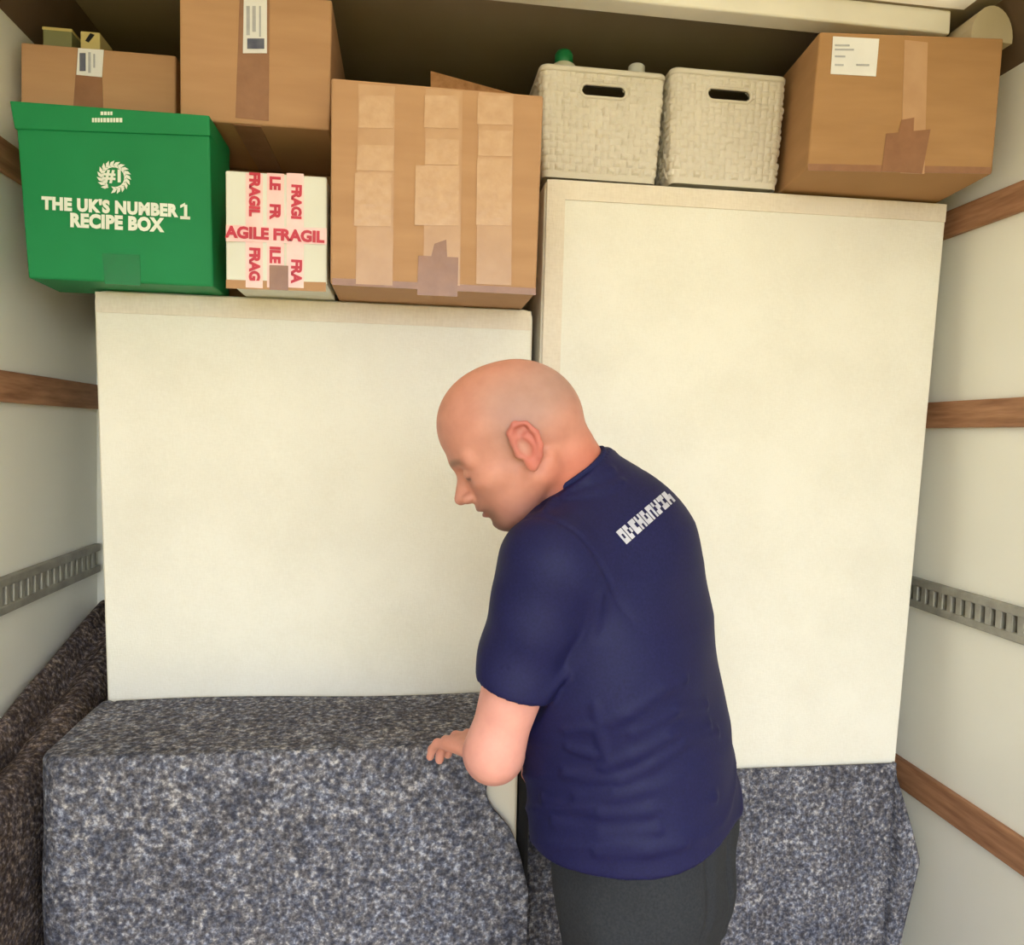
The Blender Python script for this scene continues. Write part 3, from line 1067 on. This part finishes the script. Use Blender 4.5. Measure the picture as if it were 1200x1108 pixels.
def surface_nets(f, lo, hi, h):
    lo = np.asarray(lo, np.float32)
    B = 8
    nb = np.ceil((np.asarray(hi) - lo) / (h * B)).astype(int)
    n = nb * B
    D = np.full(tuple(n), 1.0, np.float32)
    bi = np.stack(np.meshgrid(*[np.arange(k) for k in nb], indexing='ij'), -1).reshape(-1, 3)
    cen = (lo + (bi + 0.5) * (B * h)).astype(np.float32)
    fc = np.concatenate([f(c) for c in np.array_split(cen, max(1, len(cen) // 60000))])
    near = np.abs(fc) < B * h * 1.15 + 0.012
    D5 = D.reshape(nb[0], B, nb[1], B, nb[2], B)
    for b, s in zip(bi[~near], fc[~near]):
        if s < 0:
            D5[b[0], :, b[1], :, b[2], :] = -1.0
    loc = np.stack(np.meshgrid(*[np.arange(B)] * 3, indexing='ij'), -1).reshape(-1, 3)
    act = bi[near]
    for ch in np.array_split(act, max(1, len(act) // 300)):
        if len(ch) == 0:
            continue
        pts = (lo + (ch[:, None, :] * B + loc[None]) * h).reshape(-1, 3).astype(np.float32)
        val = f(pts).reshape(len(ch), B, B, B)
        for b, w in zip(ch, val):
            D5[b[0], :, b[1], :, b[2], :] = w
    S = D < 0
    c = S[:-1, :-1, :-1].astype(np.int8)
    tot = c.copy()
    for dx in (0, 1):
        for dy in (0, 1):
            for dz in (0, 1):
                if dx + dy + dz:
                    tot += S[dx:n[0] - 1 + dx, dy:n[1] - 1 + dy, dz:n[2] - 1 + dz]
    cells = np.argwhere((tot > 0) & (tot < 8))
    idx = np.full(tot.shape, -1, np.int32)
    idx[tuple(cells.T)] = np.arange(len(cells))
    acc = np.zeros((len(cells), 3), np.float64)
    cnt = np.zeros(len(cells))
    cor = [(x, y, z) for x in (0, 1) for y in (0, 1) for z in (0, 1)]
    for a in cor:
        for ax in range(3):
            if a[ax]:
                continue
            b = list(a)
            b[ax] = 1
            va = D[tuple((cells + a).T)]
            vb = D[tuple((cells + b).T)]
            m_ = (va < 0) != (vb < 0)
            t = np.where(m_, va / np.where(m_, va - vb, 1), 0)
            p = np.tile(np.array(a, float), (len(cells), 1))
            p[:, ax] += t
            acc[m_] += p[m_]
            cnt[m_] += 1
    V = lo + (cells + acc / cnt[:, None]) * h
    quads = []
    for ax in range(3):
        a1, a2 = (ax + 1) % 3, (ax + 2) % 3
        sl0 = [slice(None)] * 3
        sl1 = [slice(None)] * 3
        sl0[ax], sl1[ax] = slice(0, -1), slice(1, None)
        x = S[tuple(sl0)] != S[tuple(sl1)]
        e = np.argwhere(x)
        ok = (e[:, a1] > 0) & (e[:, a2] > 0) & (e[:, a1] < n[a1] - 1) & (e[:, a2] < n[a2] - 1)
        e = e[ok]
        ins = S[tuple(e.T)]
        o1 = np.zeros(3, int)
        o1[a1] = 1
        o2 = np.zeros(3, int)
        o2[a2] = 1
        q = np.stack([idx[tuple(k.T)] for k in (e - o1 - o2, e - o2, e, e - o1)], 1)
        q[~ins] = q[~ins][:, ::-1]
        quads.append(q)
    return V, np.concatenate(quads)


def net_mesh(name, f, lo, hi, h):
    V, Q = surface_nets(f, lo, hi, h)
    me = bpy.data.meshes.new(name)
    me.vertices.add(len(V))
    me.vertices.foreach_set('co', V.astype(np.float32).ravel())
    me.loops.add(len(Q) * 4)
    me.loops.foreach_set('vertex_index', Q.astype(np.int32).ravel())
    me.polygons.add(len(Q))
    me.polygons.foreach_set('loop_start', np.arange(0, len(Q) * 4, 4, dtype=np.int32))
    me.polygons.foreach_set('use_smooth', np.ones(len(Q), bool))
    me.update(calc_edges=True)
    me.validate()
    return me, V


# skeleton (metres): he stands with his left side and back to the door, head bowed
FW = np.array([-0.80, 0.60, 0.0])              # where his chest points
LF = np.array([-0.60, -0.80, 0.0])             # his left
SHL = v3(0.184, 0.965, 1.335)
SHR = v3(0.368, 1.222, 1.335)
ELL_ = v3(0.117, 0.970, 1.090)
WRL = v3(0.140, 1.160, 1.005)
ELR = v3(0.425, 1.335, 1.09)
WRR = v3(0.318, 1.300, 0.985)
HIPL = v3(0.325, 1.015, 0.86)
HIPR = v3(0.425, 1.150, 0.86)
KNL = v3(0.305, 1.015, 0.46)
KNR = v3(0.425, 1.165, 0.46)
ANL = v3(0.330, 1.000, 0.07)
ANR = v3(0.450, 1.160, 0.07)
# torso sections: z, centre x, centre y, half breadth, half depth
SEC = np.array([
    [0.76, 0.372, 1.085, 0.165, 0.113], [0.84, 0.371, 1.085, 0.172, 0.128], [0.92, 0.360, 1.085, 0.174, 0.138], [1.00, 0.338, 1.085, 0.170, 0.146], [1.08, 0.322, 1.085, 0.170, 0.145],
    [1.16, 0.313, 1.088, 0.180, 0.138], [1.24, 0.307, 1.092, 0.186, 0.132], [1.32, 0.296, 1.095, 0.170, 0.118], [1.38, 0.286, 1.098, 0.130, 0.100], [1.43, 0.268, 1.100, 0.078, 0.066], [1.475, 0.255, 1.100, 0.030, 0.030]])
HUMP = ((0.314, 1.095, 1.350), (0.103, 0.105, 0.086))   # rounded upper back


def torso(P, grow=0.0):
    z = P[:, 2]
    cx = np.interp(z, SEC[:, 0], SEC[:, 1])
    cy = np.interp(z, SEC[:, 0], SEC[:, 2])
    a = np.interp(z, SEC[:, 0], SEC[:, 3]) + grow
    b = np.interp(z, SEC[:, 0], SEC[:, 4]) + grow
    dx, dy = P[:, 0] - cx, P[:, 1] - cy
    pl = dx * LF[0] + dy * LF[1]
    pf = dx * FW[0] + dy * FW[1]
    n_ = 2.3
    k = (np.abs(pl / a) ** n_ + np.abs(pf / b) ** n_) ** (1 / n_)
    d = (k - 1) * np.minimum(a, b) * 0.92
    return np.maximum(d, np.maximum(z - 1.47, 0.74 - z))


HEAD_C = np.array([0.160, 1.065, 1.484])
yaw, pit, rol = math.radians(174), math.radians(28), math.radians(0)
hf = np.array([math.cos(yaw) * math.cos(pit), math.sin(yaw) * math.cos(pit), -math.sin(pit)])
hl = np.cross([0, 0, 1.0], hf)
hl /= np.linalg.norm(hl)
hu = np.cross(hf, hl)
HR = np.stack([hf, hl, hu], 1).astype(np.float32)      # columns: forward, left, up
HS = 1.0


def head_local(P):
    return ((P - HEAD_C) @ HR / HS).astype(np.float32)


def head(P):
    q = head_local(P)
    s = q.copy()
    s[:, 1] = np.abs(s[:, 1])
    q[:, 2] = np.where(q[:, 2] < 0, q[:, 2] / 0.90, q[:, 2])
    s[:, 2] = q[:, 2]
    d = ell(q, (0.000, 0, 0.044), (0.093, 0.077, 0.080))
    d = smin(d, ell(q, (-0.036, 0, 0.018), (0.058, 0.066, 0.060)), 0.03)
    d = smin(d, ell(q, (0.032, 0, 0.054), (0.064, 0.066, 0.062)), 0.03)
    d = smin(d, ell(q, (0.040, 0, -0.030), (0.053, 0.060, 0.076)), 0.03)
    d = smin(d, cone(s, (0.000, 0.050, -0.045), (0.059, 0.014, -0.086), 0.024, 0.018), 0.022)
    d = smin(d, ell(q, (0.061, 0, -0.086), (0.024, 0.026, 0.020)), 0.016)
    d = smin(d, ell(s, (0.056, 0.042, -0.016), (0.026, 0.022, 0.020)), 0.02)
    d = smin(d, cone(s, (0.090, 0.006, 0.022), (0.074, 0.050, 0.020), 0.011, 0.009), 0.014)
    # sockets and lowered lids
    d = smax(d, -ell(s, (0.098, 0.031, 0.001), (0.016, 0.018, 0.012)), 0.010)
    lid = ell(s, (0.078, 0.031, 0.000), (0.0135, 0.0155, 0.0125))
    d = smin(d, lid, 0.004)
    slit = np.maximum(np.abs(s[:, 2] + 0.0045 + (s[:, 1] - 0.031) ** 2 * 10) - 0.0010, np.maximum(np.abs(s[:, 1] - 0.031) - 0.013, lid - 0.003))
    d = smax(d, -np.maximum(slit, -(lid + 0.002)), 0.0015)
    # nose
    d = smin(d, cone(q, (0.089, 0, 0.008), (0.110, 0, -0.029), 0.0075, 0.0105), 0.012)
    d = smin(d, ell(s, (0.100, 0.012, -0.033), (0.011, 0.0085, 0.0085)), 0.006)
    d = smax(d, -ell(s, (0.106, 0.0065, -0.042), (0.006, 0.004, 0.004)), 0.003)
    # mouth
    d = smin(d, ell(q, (0.083, 0, -0.052), (0.014, 0.024, 0.012)), 0.012)
    d = smin(d, ell(q, (0.0905, 0, -0.0565), (0.0075, 0.021, 0.0055)), 0.005)
    d = smin(d, ell(q, (0.0865, 0, -0.068), (0.0085, 0.019, 0.0062)), 0.005)
    d = smax(d, -ell(q, (0.097, 0, -0.0622), (0.010, 0.024, 0.0022)), 0.003)
    d = smax(d, -ell(q, (0.095, 0, -0.0785), (0.010, 0.018, 0.005)), 0.006)
    # ears
    s = s - v3(0.008, 0, 0)
    er = np.array([[math.cos(0.16), 0, math.sin(0.16)], [0, 1, 0], [-math.sin(0.16), 0, math.cos(0.16)]], np.float32)
    e = ell(s, (-0.010, 0.0790, 0.003), (0.0185, 0.0085, 0.031), er)
    pts = [(0.004, 0.078, 0.012), (0.003, 0.083, 0.026), (-0.008, 0.087, 0.034), (-0.021, 0.088, 0.028), (-0.028, 0.088, 0.012), (-0.026, 0.086, -0.006), (-0.018, 0.083, -0.020)]
    for p0, p1 in zip(pts[:-1], pts[1:]):
        e = smin(e, cone(s, p0, p1, 0.0042, 0.0042), 0.003)
    e = smin(e, ell(s, (-0.006, 0.079, -0.025), (0.0095, 0.006, 0.0115)), 0.005)
    e = smax(e, -ell(s, (-0.006, 0.0890, 0.000), (0.0105, 0.0110, 0.0170), er), 0.002)
    e = smax(e, -ell(s, (-0.011, 0.0905, 0.022), (0.011, 0.0085, 0.0075), er), 0.002)
    e = smin(e, ell(s, (0.006, 0.0785, -0.004), (0.0045, 0.004, 0.0065)), 0.003)
    d = smin(d, e, 0.004)
    return d * HS


NB = v3(0.255, 1.096, 1.395)                   # neck base
NT = v3(*(HEAD_C + HR @ np.array([-0.040, 0, -0.030])))


def neck(P):
    d = cone(P, NB, NT, 0.066, 0.054)
    # tendon at the side
    a = HEAD_C + HR @ np.array([-0.020, 0.058, -0.030])
    d = smin(d, cone(P, v3(*a), v3(0.230, 1.075, 1.37), 0.013, 0.010), 0.02)
    return d


def finger(P, pts, r0, r1, d=None):
    k = len(pts) - 1
    out = None
    for i in range(k):
        ra = r0 + (r1 - r0) * i / k
        rb = r0 + (r1 - r0) * (i + 1) / k
        c = cone(P, pts[i], pts[i + 1], ra, rb)
        out = c if out is None else smin(out, c, 0.003)
    return out


def hand(P, wrist, fwd, up, side, curl, spread=0.10):
    """wrist point, finger direction, back-of-hand normal, thumb side direction"""
    fwd, up, side = [np.asarray(a, float) / np.linalg.norm(a) for a in (fwd, up, side)]

    def at(f, s_, u):
        return (wrist + fwd * f + side * s_ + up * u).astype(np.float32)
    d = None
    pal = None
    for s_ in (-0.026, -0.009, 0.009, 0.026):
        c = cone(P, at(0.012, s_ * 0.65, 0), at(0.082, s_, 0.001), 0.0135, 0.0120)
        pal = c if pal is None else smin(pal, c, 0.012)
    d = pal
    lens = [(-0.030, 0.060, 0.0075), (-0.010, 0.076, 0.0085), (0.010, 0.083, 0.0088), (0.030, 0.074, 0.0085)]
    for j, (s_, ln, rr) in enumerate(lens):
        an = 0.0
        p = np.array([0.084, s_, 0.0])
        pts = [at(*p)]
        sp = spread * (s_ / 0.03)
        for frac, cu in ((0.42, curl[0]), (0.32, curl[1]), (0.26, curl[2])):
            an += cu + 0.05 * (j % 2)
            p = p + np.array([math.cos(an), sp * math.cos(an), -math.sin(an)]) * ln * frac
            pts.append(at(*p))
        d = smin(d, finger(P, pts, rr + 0.0012, rr - 0.0012), 0.006)
    tpts = [at(0.022, 0.024, -0.006), at(0.046, 0.050, -0.016), at(0.072, 0.060, -0.024), at(0.094, 0.060, -0.032)]
    d = smin(d, finger(P, tpts, 0.0125, 0.0085), 0.010)
    return d


HL_F, HL_U = np.array([-0.52, 0.84, -0.05]), np.array([-0.06, 0.06, 0.99])
HL_S = np.cross(HL_F, HL_U)                    # left hand, palm down: thumb to his right
HR_F, HR_U = np.array([-0.97, -0.12, -0.20]), np.array([-0.22, 0.1, 0.97])
HR_S = -np.cross(HR_F, HR_U)


def arm_skin(P, sh, elb, wr):
    d = cone(P, sh, elb, 0.054, 0.034)
    mid = elb + (wr - elb) * 0.32
    fo_ = smin(cone(P, elb, mid, 0.033, 0.038), cone(P, mid, wr, 0.039, 0.026), 0.02)
    return smin(d, fo_, 0.025)


def bb_gate(P, lo, hi, fn, pad=0.06):
    """evaluate fn only near its bounding box; elsewhere a lower bound"""
    lo, hi = np.asarray(lo), np.asarray(hi)
    q = np.maximum(np.maximum(lo - P, P - hi), 0)
    dist = np.linalg.norm(q, axis=1)
    out = (dist + pad * 0.5).astype(np.float32)
    m_ = dist < pad
    if m_.any():
        out[m_] = fn(P[m_])
    return out


def legs(P, ra, rb, rc):
    a = smin(cone(P, HIPL, KNL, ra, rb), cone(P, KNL, ANL, rb, rc), 0.03)
    b = smin(cone(P, HIPR, KNR, ra, rb), cone(P, KNR, ANR, rb, rc), 0.03)
    return np.minimum(a, b)


def foot(P, an, grow=0.0):
    toe = an + v3(*(FW * 0.17)) + v3(0, 0, -0.025)
    heel = an + v3(*(FW * -0.05)) + v3(0, 0, -0.025)
    d = smin(cone(P, heel, toe, 0.036 + grow, 0.032 + grow), cone(P, an + v3(0, 0, 0.05), an + v3(*(FW * 0.10)) + v3(0, 0, -0.02), 0.038 + grow, 0.03 + grow), 0.03)
    return smax(d, 0.004 - P[:, 2], 0.006)


def body(P):
    P = P.astype(np.float32)
    d = torso(P, -0.020)
    d = smin(d, smin(cone(P, SHL, v3(*SEC[7, 1:3], 1.36), 0.055, 0.06), cone(P, SHR, v3(*SEC[7, 1:3], 1.36), 0.055, 0.06), 0.03), 0.03)
    d = smin(d, ell(P, HUMP[0], (0.092, 0.092, 0.075)), 0.03)
    d = smin(d, legs(P, 0.078, 0.055, 0.040), 0.03)
    d = smin(d, foot(P, ANL), 0.02)
    d = smin(d, foot(P, ANR), 0.02)
    d = smin(d, bb_gate(P, (0.08, 0.95, 1.33), (0.36, 1.2, 1.53), neck), 0.035)
    arms_l = bb_gate(P, (0.05, 0.89, 0.94), (0.28, 1.24, 1.42), lambda q: arm_skin(q, SHL, ELL_, WRL))
    arms_r = bb_gate(P, (0.24, 1.14, 0.90), (0.52, 1.45, 1.42), lambda q: arm_skin(q, SHR, ELR, WRR))
    d = smin(d, arms_l, 0.012)
    d = smin(d, arms_r, 0.012)
    d = smin(d, bb_gate(P, (-0.06, 1.09, 0.86), (0.22, 1.36, 1.05), lambda q: hand(q, WRL, HL_F, HL_U, HL_S, (0.20, 0.55, 0.4))), 0.010)
    d = smin(d, bb_gate(P, (0.12, 1.16, 0.80), (0.36, 1.42, 1.04), lambda q: hand(q, WRR, HR_F, HR_U, HR_S, (0.5, 0.8, 0.5))), 0.010)
    d = smin(d, bb_gate(P, (-0.02, 0.93, 1.33), (0.34, 1.20, 1.66), head), 0.012)
    return d


man = empty('person', (0.38, 1.08, 0.0), 'bald man in a navy work shirt bending over the draped cabinet', 'person')
me, V = net_mesh('body', body, (-0.08, 0.85, -0.01), (0.60, 1.50, 1.66), 0.0029)
# skin tints
q = head_local(V.astype(np.float32))
base = np.array(lin(212, 152, 134)[:3])
tint = np.tile(base, (len(V), 1))


def blend(mask, rgb):
    global tint
    mask = np.clip(mask, 0, 1)[:, None]
    tint = tint * (1 - mask) + np.array(lin(*rgb)[:3]) * mask


def soft(d, w):
    return 1 / (1 + np.exp(np.clip(d / w, -30, 30)))


inh = soft(np.linalg.norm(q, axis=1) - 0.17, 0.01)
blend(inh * 0.9, (204, 142, 124))
# close-cropped sides and back
crop = soft(-(0.030 - q[:, 0]) * 1.0, 0.010) * soft(q[:, 2] - 0.100, 0.012) * soft(-(q[:, 2] - 0.005 + 0.25 * (q[:, 0])), 0.010)
blend(inh * crop * 0.85, (174, 141, 131))
# warm crown, its tint lightened for light from above; ruddy neck
blend(inh * soft(-(q[:, 2] - 0.110), 0.012) * 0.6, (224, 152, 126))
nk = soft(q[:, 2] + 0.035, 0.010) * soft(q[:, 0] - 0.0, 0.012) * soft(np.linalg.norm(q, axis=1) - 0.22, 0.01)
blend(nk * 0.8, (202, 114, 94))
ear = soft(0.0815 - np.abs(q[:, 1]), 0.0012) * soft(np.abs(q[:, 0] + 0.002) - 0.03, 0.003)
blend(ear * 0.7, (200, 104, 94))
# stubble round mouth and chin
st = soft(-(q[:, 0] - 0.046), 0.008) * soft(q[:, 2] + 0.046, 0.005) * soft(np.abs(q[:, 1]) - 0.036, 0.006)
blend(st * 0.9, (106, 80, 66))
mo = soft(-(q[:, 0] - 0.088), 0.003) * soft(np.abs(q[:, 2] + 0.063) - 0.008, 0.002) * soft(np.abs(q[:, 1]) - 0.022, 0.003)
blend(mo * 0.6, (182, 98, 92))
# eyebrow, lash line
ay = np.abs(q[:, 1])
br = soft(np.abs(q[:, 2] - 0.0235 + (ay - 0.03) ** 2 * 8) - 0.0042, 0.0012) * soft(np.abs(ay - 0.031) - 0.021, 0.003) * soft(-(q[:, 0] - 0.062), 0.003)
blend(br * 0.75, (104, 78, 62))
la = soft(np.abs(q[:, 2] + 0.0045 + (ay - 0.031) ** 2 * 10) - 0.0024, 0.0006) * soft(np.abs(ay - 0.031) - 0.013, 0.002) * soft(-(q[:, 0] - 0.07), 0.003)
blend(la * 0.8, (70, 50, 44))
# paler arms
am_ = soft(V[:, 2] - 1.2, 0.02)
blend(am_ * 0.8, (226, 164, 156))
hn = soft(V[:, 2] - 1.02, 0.01) * soft(1.15 - V[:, 1], 0.01)
blend(hn * 0.5, (222, 152, 128))
ca = me.color_attributes.new('tint', 'FLOAT_COLOR', 'POINT')
ca.data.foreach_set('color', np.concatenate([tint, np.ones((len(V), 1))], 1).astype(np.float32).ravel())
link('body', me, M['skin'], man)

# shirt
NKN = np.array([-0.58, -0.06, 0.81])
NKN /= np.linalg.norm(NKN)
NKP = np.array([0.201, 1.08, 1.429])
armdir = (ELL_ - SHL) / np.linalg.norm(ELL_ - SHL)
cuffL = SHL + (ELL_ - SHL) * 0.66
cuffR = SHR + (ELR - SHR) * 0.70


def wrinkle(P):
    z = P[:, 2]
    dx, dy = P[:, 0] - 0.34, P[:, 1] - 1.085
    pl = dx * LF[0] + dy * LF[1]
    pf = dx * FW[0] + dy * FW[1]
    an = np.arctan2(pl, -pf)                     # 0 at the spine, grows to his left
    def ridge(t):                                # narrow raised folds between broad hollows
        return (1 - np.abs(np.sin(t))) ** 1.5
    w = -0.004 * ridge(z * 52 + an * 2.5 + 1.2 * np.sin(an * 2.4 + z * 14)) * np.exp(-((z - 1.0) / 0.08) ** 2)
    w += np.sin(z * 34 + an * 2.0) * 0.0022
    return w


def sleeve(P, sh, elb, cuff, r0, r1, top):
    d = cone(P, sh, cuff, r0, r1)
    ax = (cuff - sh) / np.linalg.norm(cuff - sh)
    d = smax(d, (P - cuff) @ ax, 0.004)
    return d


SL_L = v3(*(SHL + (SHL - np.array([0.30, 1.097, 1.34])) * 0.02))


def shirt_solid(P):
    d = torso(P, 0.002) - 0.011 * np.clip((1.0 - P[:, 2]) / 0.08, 0, 1) + wrinkle(P)
    yoke = smin(cone(P, SHL, v3(*SEC[8, 1:3], 1.385), 0.066, 0.064), cone(P, SHR, v3(*SEC[8, 1:3], 1.385), 0.066, 0.064), 0.03)
    d = smin(d, yoke, 0.045)
    d = smin(d, ell(P, *HUMP), 0.06)
    d = smin(d, cone(P, NB, NT, 0.075, 0.061), 0.03)
    sl = sleeve(P, SHL, ELL_, cuffL, 0.067, 0.0535, 0)
    t = (P - SHL) @ armdir
    sl = sl + 0.0022 * np.sin(t * 75 + P[:, 1] * 40) * np.clip(t * 8, 0, 1)
    sr = sleeve(P, SHR, ELR, cuffR, 0.066, 0.060, 0)
    d = smin(d, sr, 0.02)
    n_ = LF * 0.85 + armdir * 0.5
    n_ = (n_ / np.linalg.norm(n_)).astype(np.float32)
    seam = (P - SHL) @ n_ + 0.008
    nearby = np.exp(-(np.linalg.norm(P - SHL, axis=1) / 0.12) ** 4)
    d = smin(d, sl, 0.007) + 0.0030 * np.exp(-(seam / 0.0035) ** 2) * nearby
    return d


def cloth_point(px, off, f):
    """point of the surface f that was measured at a photo point, lifted by off towards the door"""
    d = ray(*px).astype(np.float32)
    d /= np.linalg.norm(d)
    t = 0.70
    for _ in range(120):
        s_ = float(f(np.array([CAM + d * t], np.float32))[0])
        t += max(s_, 0.0002) * 0.8
        if s_ < 0.0003 or t > 1.6:
            break
    return (CAM + d * (t - off)).astype(np.float32)


FOLD_LINES = [
    (0.0085, [(704, 848), (732, 836), (776, 806), (800, 796)]), (0.0095, [(708, 897), (739, 884), (781, 861), (828, 850)]),
    (0.0090, [(664, 905), (725, 912), (762, 895), (798, 868), (838, 858)]), (0.0100, [(640, 936), (704, 950), (760, 948), (835, 934)]),
    (0.0095, [(652, 962), (704, 974), (767, 970), (850, 952)]), (0.0070, [(698, 826), (704, 862), (712, 896)]),
    (0.0075, [(664, 855), (690, 852), (706, 848)]), (0.0075, [(668, 874), (694, 882), (710, 880)]), (0.0080, [(700, 998), (760, 996), (800, 988)]),
    (0.0075, [(740, 858), (790, 832), (826, 826)]), (0.0070, [(676, 932), (720, 928), (756, 922)]),
    (0.0100, [(692, 748), (664, 782), (640, 812)]), (0.0080, [(700, 700), (696, 730), (690, 752)]),
    (0.0075, [(662, 566), (690, 562), (716, 552)]), (0.0070, [(664, 586), (700, 578), (728, 566)]), (0.0070, [(640, 600), (652, 584), (676, 572)]),
]
FOLDS = []
for rad, pts in FOLD_LINES:
    q3 = [cloth_point(p, -rad * 0.72, shirt_solid) for p in pts]
    q3 = [q for q in q3 if np.linalg.norm(q - np.array([0.33, 1.05, q[2]])) < 0.3]
    for k in range(len(q3) - 1):
        ra = rad * (0.75 if k == 0 else 1.0)
        rb = rad * (0.75 if k == len(q3) - 2 else 1.0)
        if np.linalg.norm(q3[k] - q3[k + 1]) < 0.12:
            FOLDS.append((q3[k], q3[k + 1], ra, rb))


def folds(P):
    d = np.full(len(P), 1.0, np.float32)
    for a, b, ra, rb in FOLDS:
        lo_, hi_ = np.minimum(a, b) - 0.04, np.maximum(a, b) + 0.04
        m_ = ((P > lo_) & (P < hi_)).all(1)
        if m_.any():
            d[m_] = np.minimum(d[m_], cone(P[m_], a, b, ra, rb))
    return d


def shirt(P):
    P = P.astype(np.float32)
    d = smin(shirt_solid(P), folds(P), 0.007)
    z = P[:, 2]
    # hem: lower at the middle of the back, slightly curved
    pl = (P[:, 0] - 0.37) * LF[0] + (P[:, 1] - 1.085) * LF[1]
    d = smax(d, 0.932 + 0.12 * np.clip(P[:, 0] - 0.2, 0, 1) + 0.003 * np.sin(pl * 30) - z, 0.004)
    cut = (P - NKP.astype(np.float32)) @ NKN.astype(np.float32)
    away = cone(P, NB, NT, 0.068, 0.057) - 0.024
    d = smax(d, -np.maximum(-cut, away), 0.003)
    # openings round neck, arm and waist
    inn = cone(P, NB, NT, 0.0665, 0.0550)
    d = smax(d, -np.maximum(inn, -((P - NKP.astype(np.float32)) @ NKN.astype(np.float32)) - 0.03), 0.002)
    ia = cone(P, SHL, ELL_, 0.058, 0.0445)
    d = smax(d, -np.maximum(ia, -((P - cuffL) @ armdir) - 0.035), 0.002)
    it = torso(P, -0.012)
    d = smax(d, -np.maximum(it, z - 0.952), 0.002)
    return d


me, V = net_mesh('shirt', shirt, (0.06, 0.85, 0.84), (0.62, 1.50, 1.56), 0.0036)
sh_o = link('shirt', me, M['navy'], man)
# collar band
def collar(P):
    P = P.astype(np.float32)
    s_ = (P - NKP.astype(np.float32)) @ NKN.astype(np.float32)
    ax = cone(P, NB, NT, 0.0735, 0.0603)
    return np.maximum(np.maximum(np.maximum(ax, -(ax + 0.0065)), s_ - 0.006), -0.016 - s_)
me, _ = net_mesh('collar', collar, (0.08, 0.95, 1.30), (0.36, 1.22, 1.54), 0.0025)
link('collar', me, M['navy_rib'], sh_o)

# trousers
def trousers(P):
    P = P.astype(np.float32)
    hip = torso(P, -0.008)
    d = smin(np.maximum(hip, P[:, 2] - 1.02), legs(P, 0.092, 0.078, 0.066), 0.03)
    d = d + 0.003 * np.sin(P[:, 2] * 42 + P[:, 0] * 30) + 0.002 * np.sin(P[:, 2] * 21 - P[:, 1] * 55)
    # crease down the seat seam and the side seam
    pl = (P[:, 0] - 0.37) * LF[0] + (P[:, 1] - 1.085) * LF[1]
    pf = (P[:, 0] - 0.37) * FW[0] + (P[:, 1] - 1.085) * FW[1]
    d = d + np.where(pf < 0, 0.006 * np.exp(-(pl / 0.008) ** 2) + 0.006 * np.exp(-((pl - 0.085 - 0.1 * (0.9 - P[:, 2])) / 0.010) ** 2), 0)
    d = smax(d, P[:, 2] - 1.0, 0.003)
    d = smax(d, 0.045 - P[:, 2], 0.003)
    return d
me, _ = net_mesh('trousers', trousers, (0.16, 0.86, 0.03), (0.62, 1.34, 1.02), 0.0045)
link('trousers', me, M['trouser'], man)
for an in (ANL, ANR):
    me, _ = net_mesh('shoe', lambda P: np.maximum(foot(P.astype(np.float32), an, 0.010), P[:, 2] - 0.085), an + v3(-0.28, -0.14, -0.08), an + v3(0.14, 0.26, 0.06), 0.005)
    link('shoe', me, M['shoe'], man)

# printed strip across the shoulder blades: a row of blocky marks laid on the cloth
def on_cloth(px, off):
    return cloth_point(px, off, shirt)


bm = bmesh.new()
pa, pb = np.array([728.0, 631.0]), np.array([787.0, 580.0])
ax_ = (pb - pa) / np.linalg.norm(pb - pa)
up_ = np.array([ax_[1], -ax_[0]])
Lp = np.linalg.norm(pb - pa)
GLY = ['111101111', '110101110', '111110111', '101111101', '110101111', '111101101', '101011110', '111010111', '110111101']
nG = 9
for g in range(nG):
    g0, gw = Lp * g / nG, Lp / nG * 0.88
    hgt = 19.0 * (1 - 0.12 * g / nG)
    for cy_ in range(3):
        for cx_ in range(3):
            if GLY[g][cy_ * 3 + cx_] == '0':
                continue
            a0, a1 = g0 + gw * cx_ / 3, g0 + gw * (cx_ + 1) / 3
            b0, b1 = hgt * (0.5 - (cy_ + 1) / 3), hgt * (0.5 - cy_ / 3)
            vs = [bm.verts.new(tuple(on_cloth(pa + ax_ * s_ + up_ * w_, 0.0015))) for s_, w_ in ((a0, b0), (a1, b0), (a1, b1), (a0, b1))]
            bm.faces.new(vs)
link('back_print', bm_mesh('back_print', bm), M['print'], sh_o)
